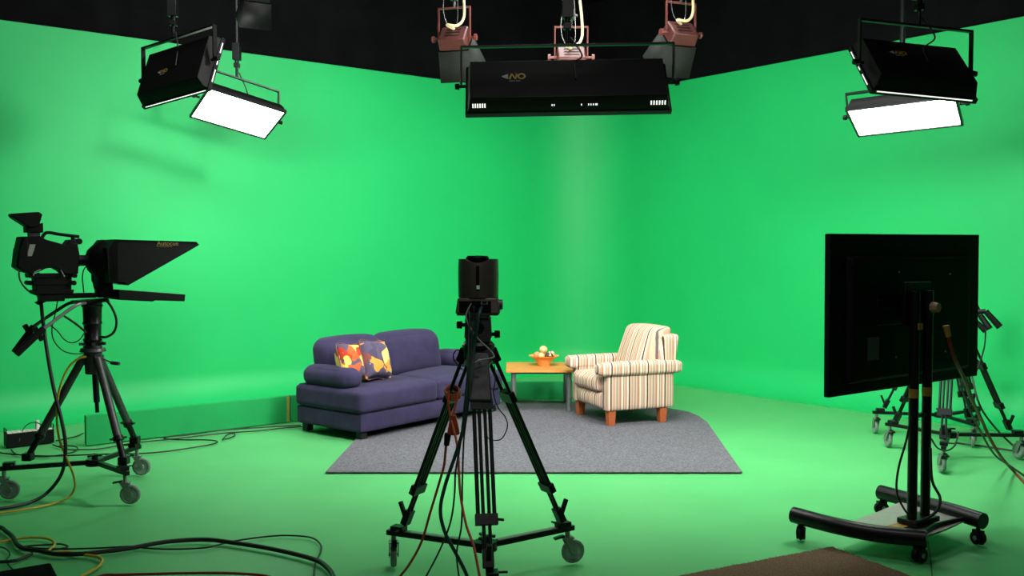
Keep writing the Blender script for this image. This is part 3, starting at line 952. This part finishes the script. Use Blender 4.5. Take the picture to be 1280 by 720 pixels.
# ------------------------------------------------------------------ two tripods behind the television
def back_tripod(lbl_t, lbl_d, cs, angs, handles):
    _, h = dolly(lbl_d, cs, angs, az=.19)
    cen = V((h.x, h.y, 0)); hub = V((h.x, h.y, 1.15))
    t = thing('tripod', lbl_t, 'tripod', (h.x, h.y, 0), group='black camera tripods')
    tripod_legs(t, hub, [cen + (p - cen) * .86 for p in cs], zk=.75, zc=.42, footz=.237)
    MB().lathe([(0, -.09), (.035, -.09), (.045, -.05), (.075, -.03), (.08, .035), (.068, .05), (0, .05)], hub, seg=28).build('bowl_hub', 'blackm', t)
    b = MB(); b.box(hub + V((0, 0, .065)), (.12, .12, .03)); b.box(hub + V((0, 0, .118)), (.118, .12, .10), taper=.94); b.box(hub + V((0, 0, .172)), (.10, .15, .016))
    hd_ = b.build('fluid_head', 'graym', t, bevel=.006)
    for (q0, q1, q2) in handles:
        s_ = hub + V((.05, 0, .12))
        k = MB().tube([s_, s_.lerp(q0, .5) + V((0, 0, .02)), q0], .01, 8, 5).build('pan_handle', 'alu', hd_)
        k2 = MB().cyl(q0.lerp(q1, -.1), q1, .02, .018, 12); k2.cyl(q1, q2, .021, .025, 12); k2.build('grip', 'black', k)
    return h
hA = back_tripod('black tripod behind the television, the farther of two', 'wheeled dolly farthest back behind the television stand', [at(1094, 541), at(1216, 558), at(1221, 538)], [1.5, 1.2, 1.0],
    [(atd(1218, 398, 7.95), atd(1222, 404, 7.93), atd(1232, 414, 7.9))])
hB = back_tripod('black tripod behind the television, nearer one with legs spread rightwards', 'wheeled dolly behind the television stand, nearer of the two', [at(1110, 558), at(1177, 590), at(1273, 573)], [1.6, 1.5, 1.7],
    [(atd(1221, 390, 7.0), atd(1232, 389, 6.97), atd(1250, 409, 6.92)), (atd(1220, 383, 7.2), atd(1226, 395, 7.15), atd(1237, 411, 7.1))])

# ------------------------------------------------------------------ overhead lights
def logo(parent, o, X, Y, s):
    """stylised mark: fan, slanted letter, gold ring and small lettering"""
    X, Y = V(X).normalized(), V(Y).normalized(); Z = X.cross(Y)
    o = V(o) + Z * .0008
    def q(b, pts): b.prism([o + X * x * s + Y * y * s for x, y in pts], Z * .0008)
    b = MB()
    for k in range(4):
        y0, y1 = -.42 + k * .21, -.27 + k * .21
        q(b, [(-1.45, .0 + (y0) * .12), (-.75, y0), (-.75, y1), (-1.45, .0 + y1 * .12)])
    b.build('logo_fan', 'silver', parent)
    b = MB()
    q(b, [(-.7, -.45), (-.5, -.45), (-.25, .42), (-.45, .42)]); q(b, [(-.45, .42), (-.25, .42), (.02, -.2), (-.05, -.42)]); q(b, [(-.05, -.42), (.12, -.42), (.3, .35), (.14, .35)])
    q(b, [(.0, .44), (.12, .44), (.14, .54), (.02, .54)])
    b.build('logo_letter', 'gold', parent)
    b = MB(); n = 28
    for i in range(n):
        a, c = 2 * PI * i / n, 2 * PI * (i + 1) / n
        q(b, [(.72 + .46 * math.cos(a), .46 * math.sin(a)), (.72 + .46 * math.cos(c), .46 * math.sin(c)), (.72 + .26 * math.cos(c), .26 * math.sin(c)), (.72 + .26 * math.cos(a), .26 * math.sin(a))])
    b.build('logo_ring', 'gold', parent)
    text('KINO FLO', s * .26, 'silver', parent, o - X * s * .62 - Y * s * .78 + Z * .0004, X, Y, 'lettering')


def kino(label, c, X, Zu, W, H, lit, yoke=.26, bent=None, hang=True, cable_pts=None, logo_at=None, tilt_yoke=V((0, 0, 1)), depth=.11, teeth=False, rodx=0.0):
    """tube bank: X along the length, Zu up the face; light leaves along -(X x Zu) side away from the housing"""
    c = V(c); X = V(X).normalized(); Zu = V(Zu); Zu = (Zu - X * Zu.dot(X)).normalized()
    B = X.cross(Zu)            # points out of the housing back when X x Zu faces the back
    if lit is not None and B.dot(lit) > 0: B = -B
    E = -B                     # emitting direction
    t = thing('studio_light', label, 'studio light', c, group='overhead fluorescent bank lights')
    fr = MB()
    for sx in (-1, 1): fr.box(c + X * sx * (W / 2), (.018, .035, H + .018), (X, B, Zu))
    for sz in (-1, 1): fr.box(c + Zu * sz * (H / 2), (W, .035, .018), (X, B, Zu))
    fr.build('rim', 'blackm', t, bevel=.002)
    hs = MB()
    def ring(w, h, off): return [c + X * sx * w / 2 + Zu * sz * h / 2 + B * off for sx, sz in ((-1, -1), (1, -1), (1, 1), (-1, 1))]
    rs = [ring(W, H, .012), ring(W - .03, H - .01, .05), ring(W - .05, H - .08, depth)]
    vv = [[hs.bm.verts.new(p) for p in r_] for r_ in rs]
    for A_, B_ in zip(vv, vv[1:]):
        for i in range(4): hs.face([A_[i], A_[(i + 1) % 4], B_[(i + 1) % 4], B_[i]])
    hs.face(vv[-1]); hs.face(vv[0][::-1])
    house = hs.build('housing', 'black', t, bevel=.004)
    MB().box(c + E * .004, (W - .02, .008, H - .02), (X, B, Zu)).build('lamp_panel', ('lampleft' if label == l_leftdark else 'lamp') if lit is None else 'lampfloor', t)
    # glowing bars stand in for lamp light through the housing rim vents
    if teeth:
        b = MB()
        sl = (B * (depth - .05) + Zu * .035).normalized(); nn = (-Zu - sl * (-Zu).dot(sl)).normalized()
        def slope(x, d): return c + X * x - Zu * (H / 2 - .005) + B * .05 + sl * d + nn * .002
        for x0, x1 in ((-W / 2 + .035, -W / 2 + .125), (W / 2 - .135, W / 2 - .03)):
            for i in range(6): b.box(slope(x0 + (x1 - x0) * (i + .5) / 6, .018), (.0080, .004, .026), (X, nn, sl))
        for x in (-.105, -.092, .08, .125, .14, .155, .17, .178): b.box(slope(x, .014), (.006, .004, .011), (X, nn, sl))
        b.build('vent_slots', 'leak', house)
    else:
        b = MB()
        sx = teeth_side.get(label, 1)
        for v0, v1 in ((-.36, -.12), (-.02, .06), (.12, .14), (.22, .42)):
            b.box(c + X * sx * (W / 2 + .0095) + Zu * H * (v0 + v1) / 2, (.002, .008, H * (v1 - v0)), (X, B, Zu))
        b.box(c - Zu * (H / 2 + .0095) + B * .006, (W * .92, .008, .002), (X, B, Zu))
        if lit is None: b.build('vent_slots', 'leak', house)
        else: b.bm.free()
    # yoke
    U = V(tilt_yoke).normalized()
    off = W / 2 + .035
    b = MB()
    yc = c + B * .05
    e0, e1 = yc - X * off, yc + X * off
    b.bar(e0, e0 + U * yoke, .036, .012, X); b.bar(e1, e1 + U * yoke, .036, .012, X); b.bar(e0 + U * yoke - X * .005, e1 + U * yoke + X * .005, .036, .014, U)
    yk = b.build('yoke', 'blackm', t, bevel=.002)
    for e_, sg in ((e0, -1), (e1, 1)):
        b = MB(); b.cyl(e_ - X * sg * .03, e_ + X * sg * .014, .011, seg=10); b.cyl(e_ + X * sg * .012, e_ + X * sg * .04, .022, .018, 8)
        b.build('yoke_knob', 'blackm', yk)
    m_ = yc + U * yoke + X * rodx
    if hang:
        b = MB().cyl(m_, V((m_.x, m_.y, m_.z + .12)), .014, seg=12); b.cyl(V((m_.x, m_.y, m_.z + .12)), V((m_.x, m_.y, CEIL)), .020, seg=12)
        b.box(V((m_.x, m_.y, m_.z + .25)), (.07, .07, .16)); b.box(V((m_.x, m_.y, m_.z + .12)), (.05, .05, .04))
        hr = b.build('hanger', 'blackm', t, bevel=.003)
    p0 = c + B * (depth + .008) + X * .05 - Zu * .02
    cb = MB().tube([m_ + V((.02, 0, .05)), m_.lerp(p0, .4) + X * .07 + B * .03, p0 + Zu * .12 + B * .02, p0], .006, 6, 8); cb.build('power_lead', 'blackcable', t)
    if logo_at:
        u, v, s = logo_at
        bb = c + X * u + Zu * v + B * depth
        XX = X if X.cross(Zu).dot(B) > 0 else -X
        logo(house, bb, XX, Zu, s)
    # the light the tubes give
    return t, c, E, X, Zu

teeth_side = {}
LL = 'bank light facing away from us, '
l_leftdark = 'black bank light tilted by the left wall, seen from its back'
teeth_side[l_leftdark] = 1
l_rightdark = 'black bank light near the right wall, hung above a glowing one'
teeth_side[l_rightdark] = -1
KS = []
KS.append(kino('widest black bank light hanging at top centre, seen from behind', (.355, 5.986, 2.66), (1, 0, .018), (0, .57, .82), 1.29, .40, None, yoke=.25, logo_at=(-.335, .02, .058), teeth=True))
KS.append(kino(l_leftdark, (-2.55, 7.19, 3.0), (.88, -.46, .12), (.1, .43, .9), .70, .46, None, yoke=.25, logo_at=(-.09, -.03, .04), rodx=-.05))
KS.append(kino(l_rightdark, (2.60, 6.03, 2.77), (.99, .12, -.07), (-.03, .70, .71), .70, .47, None, yoke=.27, logo_at=(-.12, .06, .045), rodx=.02))
KS.append(kino('glowing white panel light hanging at left below the tilted black one', (-2.62, 8.86, 2.946), (.80, .57, -.21), (.6, -.68, .43), .742, .488, V((.1, -.46, -.88)), yoke=.30, tilt_yoke=V((0, .1, 1)), depth=.10, rodx=-.02))
KS.append(kino('glowing white panel light hanging at right just under a black one', (3.04, 7.17, 2.668), (.86, -.51, .05), (-.5, -.81, .29), .763, .50, V((-.11, -.28, -.96)), yoke=.20, tilt_yoke=V((0, .3, 1)), depth=.10))


def fresnel(label, px, py, d, yaw, pitch, s, red=True, cab=True):
    c = atd(px, py, d)
    t = thing('spotlight', label, 'spotlight', c, group='small hanging spotlights')
    F = V((math.sin(yaw) * math.cos(pitch), math.cos(yaw) * math.cos(pitch), -math.sin(pitch)))
    X = F.cross(V((0, 0, 1))).normalized(); U = X.cross(F).normalized()
    m = 'red' if red else 'black'
    b = MB().box(c, (.22 * s, .17 * s, .11 * s), (X, U, F), taper=1.08)
    hb = b.build('housing', m, t, bevel=.012 * s)
    for k in range(3):
        MB().box(c - F * .056 * s + U * (.04 - .04 * k) * s, (.12 * s, .01 * s, .004), (X, U, F)).build('vent_slot', 'black', hb)
    b = MB()
    f0 = c + F * .056 * s
    a = [b.bm.verts.new(f0 + X * x * .125 * s + U * y * .10 * s) for x, y in ((-1, -1), (1, -1), (1, 1), (-1, 1))]
    g = [b.bm.verts.new(f0 + F * .27 * s + X * x * .165 * s + U * y * .135 * s) for x, y in ((-1, -1), (1, -1), (1, 1), (-1, 1))]
    for i in range(4): b.face([a[i], a[(i + 1) % 4], g[(i + 1) % 4], g[i]])
    bd = b.build('barn_doors', 'hood' if red else 'tvblack', t)
    sm = bd.modifiers.new('solid', 'SOLIDIFY'); sm.thickness = .004
    MB().cyl(f0 - F * .002, f0 + F * .008, .085 * s, seg=20).build('lens', 'glass', t)
    b = MB()
    for sg in (-1, 1):
        b.bar(c + X * sg * .13 * s, c + X * sg * .13 * s + V((0, 0, .24 * s)), .02 * s, .012 * s, X)
    b.bar(c - X * .136 * s + V((0, 0, .24 * s)), c + X * .136 * s + V((0, 0, .24 * s)), .02 * s, .014 * s)
    yk = b.build('yoke', 'redlit' if red else 'blackm', t, bevel=.002)
    for sg in (-1, 1):
        b = MB()
        b.cyl(c + X * sg * .105 * s, c + X * sg * .175 * s, .010 * s, seg=10); b.cyl(c + X * sg * .165 * s, c + X * sg * .185 * s, .026 * s, seg=12)
        b.build('yoke_knob', 'redlit' if red else 'blackm', yk)
    tp_ = c + V((0, 0, .24 * s))
    b = MB().cyl(tp_, tp_ + V((0, 0, .07)), .012, seg=10); b.box(tp_ + V((0, 0, .10)), (.06, .05, .08)); b.cyl(tp_ + V((0, 0, .13)), V((tp_.x, tp_.y, CEIL)), .017, seg=10)
    b.cyl(tp_ + V((-.05, 0, .09)), tp_ + V((.05, 0, .09)), .011, seg=10)
    b.build('hanger', 'graym', t, bevel=.002)
    if cab:
        MB().tube([tp_ + V((.05, -.05, .30)), tp_ + V((.075, -.07, .08)), tp_ + V((.08, -.08, -.09)), c + V((.03, -.13, .07)), c + V((-.05, -.13, .075)), c - F * .052 * s + U * .05], .011, 8, 8).build('power_lead', 'cream', t)
        MB().tube([tp_ + V((-.05, -.02, .24)), tp_ + V((-.085, -.04, .0)), c + V((-.05, -.05, .10)), c + V((.02, -.05, .10)), tp_ + V((.03, -.04, .02)), tp_ + V((.02, -.02, .24))], .0028, 6, 8).build('safety_wire', 'chrome', t)
    return t
fresnel('small red spotlight left of the widest black bank light', 568, 48, 7.4, .25, .75, 1.0)
fresnel('small red spotlight half hidden behind the widest black bank light', 714, 72, 7.4, 0, .8, 1.0)
fresnel('small red spotlight right of the widest black bank light', 851, 42, 7.4, -.35, .75, 1.0)
f4 = fresnel('black spotlight hanging at top left behind the tilted bank light', 322, -8, 7.6, -.5, .9, .8, False, False)

# ------------------------------------------------------------------ stage box and case
sbA, sbB = at(9, 560), at(68, 553)
dsb = (sbB - sbA).normalized(); nsb = V((-dsb.y, dsb.x, 0))
Lsb = (sbB - sbA).length
sb = thing('stage_box', 'black connector box with a row of white sockets on the left floor', 'connector box', (sbA.x, sbA.y, 0))
MB().prism([sbA, sbB, sbB + nsb * .14, sbA + nsb * .14], (0, 0, .115)).build('casing', 'black', sb, bevel=.004)
for i in range(9):
    p = sbA + dsb * Lsb * (i + .6) / 9.4 + nsb * .055
    b = MB().box(p + V((0, 0, .1175)), (.034, .115, .006), (dsb, nsb, V((0, 0, 1))))
    b.build('socket', 'white', sb, bevel=.002)
for k, (i, h) in enumerate(((5.4, .075), (7.2, .06))):
    p = sbA + dsb * Lsb * i / 8 + nsb * .06
    b = MB().cyl(p + V((0, 0, .12)), p + V((0, 0, .12 + h)), .016, seg=12); b.build('plug', 'white' if k == 0 else 'graym', sb)
b = MB()
for e_ in (sbA, sbB):
    q = [e_ + nsb * .03 + V((0, 0, .115)), e_ + nsb * .03 + V((0, 0, .15)), e_ + nsb * .11 + V((0, 0, .15)), e_ + nsb * .11 + V((0, 0, .115))]
    b.tube(q, .005, 6, smooth=False)
b.build('carry_handle', 'blackm', sb)

kx = at(64, 703, .16)
ca = thing('equipment_case', 'black equipment case cut off at the lower left corner', 'case', (kx.x - .3, kx.y - .3, 0))
dk = V((-.83, -.557, 0)); dk.normalize(); nk = V((dk.y, -dk.x, 0))
if nk.y > 0: nk = -nk
kx0 = V((kx.x, kx.y, 0))
cas = MB().prism([kx0, kx0 + dk * .55, kx0 + dk * .55 + nk * .4, kx0 + nk * .4], (0, 0, .11)).build('lower_shell', 'drape', ca, bevel=.012)
MB().prism([kx0 + V((0, 0, .112)), kx0 + dk * .55 + V((0, 0, .112)), kx0 + dk * .55 + nk * .4 + V((0, 0, .112)), kx0 + nk * .4 + V((0, 0, .112))], (0, 0, .05)).build('lid', 'drape', ca, bevel=.012)
for k in (.15, .4):
    p = kx0 + dk * k - nk * .004 + V((0, 0, .11)); MB().box(p, (.05, .01, .05), (dk, nk, V((0, 0, 1)))).build('latch', 'graym', ca)

# ------------------------------------------------------------------ cables
cable('cable', 'thick black cable dropping from the left camera to the floor', [(48, 342, 6.22), (50, 360, 6.10), (53, 395, 6.02), (59, 440, 5.97), (67, 485, 5.95), (78, 530, 5.93), (82, 562, 5.93), (77, 592, 5.95), (60, 615, 6.0), (40, 627), (10, 634.5), (-30, 640)], .0115, 'blackcable')
cable('cable', 'yellow cable hanging down the left tripod leg onto the floor', [(108, 446, 6.02), (97, 449, 6.0), (84, 462, 5.98), (74, 488, 5.95), (71, 520, 5.94), (74, 548, 5.93), (83, 572, 5.93), (92, 595, 5.93), (93, 611, 5.95), (82, 624), (50, 633.5), (10, 640), (-30, 644)], .007, 'yellow')
cable('cable', 'thin black cable looping behind the left camera body', [(37, 333, 6.32), (29, 332, 6.3), (24, 340, 6.28), (26, 352, 6.25), (36, 364, 6.22), (50, 370, 6.18), (60, 371, 6.16)], .006, 'blackcable')
cable('cable', 'black cable curving from teleprompter round the left column', [(132, 374, 6.1), (140, 385, 6.05), (145.5, 400, 6.04), (143, 414, 6.05), (134, 421, 6.1), (126, 421, 6.13)], .008, 'blackcable')
cable('cable', 'thin black cable hanging in loops under the left camera handles', [(80, 395, 6.0), (95, 405, 6.02), (108, 416, 6.08)], .007, 'blackcable')
cable('cable', 'thin black cable drooping between left pan handles and column', [(62, 406, 5.95), (72, 414, 5.95), (80, 424, 5.96), (90, 428.5, 5.98), (100, 424, 6.0), (107, 413, 6.06)], .004, 'blackcable')
cable('cable', 'fine black cable from left camera mount to tripod collar', [(72, 376, 6.1), (69, 392, 6.04), (65, 410, 6.0), (67, 425, 6.0), (77, 437, 6.02), (90, 442, 6.05), (108, 442, 6.1)], .004, 'blackcable')
cable('cable', 'thin black cable hanging below the left camera lens', [(116, 331, 6.24), (106, 335, 6.22), (103, 346, 6.2), (104, 358, 6.2), (105, 369, 6.2)], .004, 'blackcable')
cable('cable', 'black cable from the left lens down to the teleprompter post', [(117, 332, 6.2), (116, 345, 6.18), (118, 358, 6.16), (122, 366, 6.14)], .007, 'blackcable')
cable('cable', 'long black cable running on the floor in front of the green board', [(-20, 562), (12, 567.5), (60, 570), (120, 568), (190, 566), (252, 557.7), (271.5, 552.7), (261, 550), (225, 549.7), (205, 548), (214, 545.5), (237, 543.6), (267, 539), (297, 536.3), (340, 533.5), (376, 531.5)], .006, 'blackcable')
cable('cable', 'black cable trailing along the foot of the green board', [(66, 556), (85, 562), (101, 562), (125, 561), (166, 554), (208, 549.5), (228, 547.5), (252, 544.5), (285, 541), (320, 538.8), (350, 535.5), (378, 533.3)], .0055, 'blackcable')
cable('cable', 'small coiled black cable on the floor near the purple sofa', [(278, 549.6), (284, 543.5), (292, 541.5), (293, 544.5), (287, 547.5), (279, 549.2)], .0055, 'blackcable')
cable('cable', 'black cable looped on the floor before the connector box', [(14, 562), (22, 568), (55, 571), (88, 566), (97, 560.5), (90, 557.5), (70, 558)], .0055, 'blackcable')
cable('cable', 'thin black cable arching over the connector box', [(24, 552, 7.6), (27, 540, 7.65), (34, 531, 7.68), (42, 528, 7.7), (50, 530, 7.7), (58, 537, 7.68)], .004, 'blackcable')
cable('cable', 'black cable crossing from connector box to the green board end', [(70, 551), (82, 548.5), (95, 545.5), (104, 541.5)], .006, 'blackcable')
cable('cable', 'thickest black cable sweeping across the lower left floor', [(-25, 652), (0, 659), (7.5, 664), (16, 671), (21, 680), (31, 686), (50, 688.5), (70, 692.5), (100, 692.5), (125, 690), (161, 685.5), (206, 677.5), (254, 674.5), (289, 678), (344, 687), (392, 699), (409, 709.5), (417, 722), (420, 745)], .0125, 'blackcable')
cable('cable', 'thin black cable meandering beside the thickest floor cable', [(24, 683), (50, 685.5), (84, 686.2), (125, 685), (165, 683), (179, 684.8), (213, 686.5), (258, 684.4), (289, 677), (326, 671.5), (357, 669.3), (388, 671.7), (400.5, 680.3), (400.5, 690.6), (394, 704.4), (392, 725)], .005, 'blackcable')
cable('cable', 'yellow cable arching on the lower left floor from the frame edge', [(-20, 681), (0, 677.5), (19, 673.7), (37, 672), (56, 672.7), (65, 675.5), (68.5, 680), (65, 685), (60, 689)], .007, 'yellow')
cable('cable', 'yellow cable curling beside the black equipment case', [(62, 692), (74, 690.5), (87, 690.3), (107, 693.8), (122, 696), (128, 701), (122.5, 709), (112, 715), (98, 723), (80, 738)], .008, 'yellow')
cable('cable', 'orange red cable crossing the floor at the bottom left edge', [(90, 735), (125, 720), (150, 718.6), (192, 717.4), (240, 716.4), (289, 716.6), (330, 719.5), (350, 726)], .007, 'redcable')
cable('cable', 'thin black cable in a small loop behind the equipment case', [(22, 684), (41, 682), (60, 681), (75, 680), (85, 683), (76, 686), (62, 687.5), (52, 691)], .005, 'blackcable')
cable('cable', 'black cable entering at the lower left behind the case', [(-20, 704), (0, 702.5), (18, 701), (30, 697), (40, 692)], .009, 'blackcable')
cable('cable', 'thin black cable curving at the far lower left edge', [(-15, 682), (2, 684), (10, 688), (12, 694), (8, 700), (12, 708), (18, 713)], .004, 'blackcable')
# middle tripod
DF = 4.22
cable('cable', 'teal cable from robotic camera down the middle tripod to the floor', [V((P0.x + .02, P0.y - .104, P0.z + .04)), (599, 392, 4.28), (596, 410, 4.27), (593, 430, 4.27), (590.5, 455, 4.25), (588, 478, 4.22), (583, 510, 4.2), (578, 540, 4.19), (570, 567, 4.18), (557, 605, 4.17), (550.5, 637, 4.17), (556, 665, 4.17), (570, 692, 4.18), (583, 718, 4.2), (592, 745, 4.2), (600, 780)], .0088, 'teal')
cable('cable', 'thin teal cable hanging beside the left leg of the middle tripod', [V((P0.x - .045, P0.y - .104, P0.z + .035)), (587, 396, 4.29), (586, 420, 4.25), (584, 470, 4.16), (576, 550, 4.14), (569.5, 590, 4.14), (568, 620, 4.14), (563, 653, 4.15), (550, 687, 4.18), (533, 720, 4.22), (515, 755)], .0045, 'teal')
cable('cable', 'thin black cable falling along the front leg of the middle tripod', [V((P0.x - .018, P0.y - .104, P0.z + .04)), (592, 400, 4.3), (589, 440, 4.24), (586, 500, 4.12), (580, 547, 4.1), (578, 600, 4.08), (577, 655, 4.06), (571, 690, 4.06), (574, 722, 4.07), (585, 780)], .004, 'blackcable')
cable('cable', 'orange cable from coil on middle tripod leg down the middle', [(561, 488, 4.36), (560.5, 505, 4.34), (564, 525, 4.32), (572, 560, 4.2), (575, 613, 4.1), (582, 653, 4.0), (592, 683, 3.92), (599, 718, 3.85), (603, 750, 3.8), (607, 840)], .0058, 'orange')
cable('cable', 'orange red cable with black plug hanging left of the middle tripod', [(558, 556, 4.33), (556.7, 566, 4.33), (555, 582, 4.33), (548, 607, 4.33), (538, 640, 4.33), (527, 677, 4.35), (512, 705, 4.38), (497, 724, 4.42), (480, 745)], .006, 'orange')
pl = thing('power_connector', 'orange cable socket joined to a black plug on middle tripod leg', 'plug', atd(567, 530, 4.34))
b = MB().prism([atd(563.5, 518, 4.345), atd(570, 518, 4.345), atd(575, 541, 4.345), atd(570, 543.5, 4.345), atd(559, 542, 4.345)], (0, -.03, 0)); b.build('socket_body', 'orange', pl, bevel=.003)
MB().cyl(atd(560, 541.5, 4.33), atd(558, 557, 4.33), .017, .013, 12).build('plug_body', 'black', pl, bevel=.002)
lp = [atd(565 + 9 * math.cos(a), 488 + 6 * math.sin(a), 4.46 - .06 * math.sin(a) + .0) for a in [2 * PI * i / 10 for i in range(10)]]
cl = MB()
for k in range(3): cl.tube([p + V((0, 0, -.012 * k)) + V((.003 * k, 0, 0)) for p in lp], .0055, 8, 4, True)
tag(cl.build('coiled_cable', 'orange'), 'orange cable coiled round the left leg of the middle tripod', 'cable')
cable('cable', 'orange cable loop hanging from the coil on the middle tripod', [(572, 490, 4.40), (570, 505, 4.37), (566, 519, 4.34)], .0055, 'orange')
cable('cable', 'pale grey cable looped in a triangle before the middle tripod head', [V((P0.x - .03, P0.y - .104, P0.z + .058)), (583, 392, 4.31), (584, 402, 4.3), (592, 416, 4.3), (601, 427, 4.29), (611, 436, 4.28), (617.5, 444.5, 4.27), (614, 447.5, 4.26), (601, 450, 4.25), (593.5, 453, 4.24)], .0035, 'greycable')
cable('cable', 'thin black cable drooping right of the middle tripod', [(616, 430, 4.36), (618, 455, 4.34), (619, 475, 4.33), (617, 492, 4.33), (623, 510, 4.33), (632, 522, 4.33), (634, 535, 4.33), (626, 549, 4.33), (612, 549, 4.33), (606, 540, 4.3)], .0028, 'blackcable')
cable('cable', 'thin black cable arching left of the middle tripod hub', [(578, 438, 4.4), (570, 438, 4.38), (566.5, 446, 4.37), (571, 455, 4.37), (578, 462, 4.38)], .003, 'blackcable')
# television
cq = thing('cable', 'red cable with yellow connector hanging from the television back', 'cable', atd(1185, 416, 5.0))
rp_ = [atd(1185.5, 421, 5.01), atd(1189, 436, 5.02), atd(1196, 454, 5.06), atd(1206, 475, 5.2), atd(1213, 496, 5.4), atd(1224, 518, 5.7), atd(1236, 545, 5.95), atd(1250, 569, 6.15), at(1268, 590, .012), at(1290, 612, .012), at(1330, 640, .012)]
MB().tube(rp_, .010, 8, 6).build('cable_run', 'redcable', cq)
MB().cyl(atd(1182.5, 407, 5.01), atd(1185.5, 421, 5.01), .018, .015, 12).build('connector', 'tape', cq)
cable('cable', 'black cable looping left of the television stand posts', [(1139, 520, 4.92), (1133, 550, 4.91), (1123, 586, 4.9), (1121, 615, 4.9), (1130, 636, 4.92), (1138, 645, 4.93)], .006, 'blackcable')
cable('cable', 'black cable looping right of the television stand posts onto its base', [(1163, 560, 5.0), (1165, 600, 4.97), (1175, 622, 4.95), (1171, 638, 4.9), (1157, 649, 4.86), (1143, 653, 4.83)], .008, 'blackcable')
cable('cable', 'black cable running right on the floor behind the television stand', [(1194, 553), (1210, 556), (1227, 557.5), (1250, 561), (1272, 564), (1310, 568)], .008, 'blackcable')
cable('cable', 'black cable slanting from the rear tripods to the right edge', [(1215, 470, 7.3), (1224, 505, 7.2), (1240, 530, 7.3), (1262, 553, 7.4), (1285, 571), (1310, 580)], .008, 'blackcable')
cable('cable', 'dark cable hanging down beside the red cable onto the floor', [(1200, 480, 5.6), (1212, 512, 5.8), (1226, 540, 6.1), (1243, 568, 6.5), (1262, 582), (1290, 600), (1330, 622)], .007, 'blackcable')
cable('cable', 'thin black cable drooping between posts and rear tripod dolly', [(1164, 548, 6.2), (1172, 560, 6.3), (1184, 563, 6.4), (1194, 556, 6.5), (1198, 540, 6.6)], .006, 'blackcable')
cable('cable', 'thin dark cable on the floor below the television stand base', [(1160, 676), (1162, 690), (1164, 706), (1166, 730)], .003, 'blackcable')
cable('cable', 'black cable drooping by the pan handles beside the television', [(1232, 410, 7.0), (1231, 430, 7.0), (1226, 450, 7.0), (1220, 466, 7.0)], .006, 'blackcable')

# ------------------------------------------------------------------ light
w = bpy.data.worlds.new('world'); S.world = w; w.use_nodes = True
w.node_tree.nodes['Background'].inputs['Color'].default_value = (.9, 1, .95, 1)
w.node_tree.nodes['Background'].inputs['Strength'].default_value = .09


def area(loc, direction, sx, sy, power, spread=150, col=(1, .99, .95)):
    l = bpy.data.lights.new('studio_lamp', 'AREA'); l.shape = 'RECTANGLE'; l.size = sx; l.size_y = sy
    l.energy = power; l.color = col; l.spread = math.radians(spread)
    o = bpy.data.objects.new('studio_lamp', l); COL.objects.link(o)
    o.location = loc
    o.rotation_euler = V(direction).to_track_quat('-Z', 'Y').to_euler()
    return o
# unseen overhead soft lamps, added above the frame to light walls and set
area((-1.6, 6.6, 4.7), (-.55, .75, -.55), 1.3, .6, 26, 140)
area((.6, 7.2, 4.7), (.05, .8, -.75), 1.3, .6, 50, 140)
area((2.4, 6.6, 4.7), (.6, .7, -.55), 1.3, .6, 24, 140)
area((-3.4, 5.2, 4.7), (-.5, .75, -.6), 1.3, .6, 12, 140)
area((0.4, 8.2, 4.7), (0, .12, -1), 1.3, .6, 40, 130)
area((.2, 3.6, 4.9), (0, .3, -1), 1.2, .6, 22, 150)  # added fill that brightens the foreground floor, no fixture seen
area((.3, -1.5, 4.6), (0, .8, -.5), 1.2, .6, 20, 150)  # added dim fill from behind the camera for the fixture backs
area((1.5, 6.5, 4.7), (-.85, .45, -.4), .35, .35, 46, 110)  # small unseen lamp, added to throw the left panel's shadow on the wall
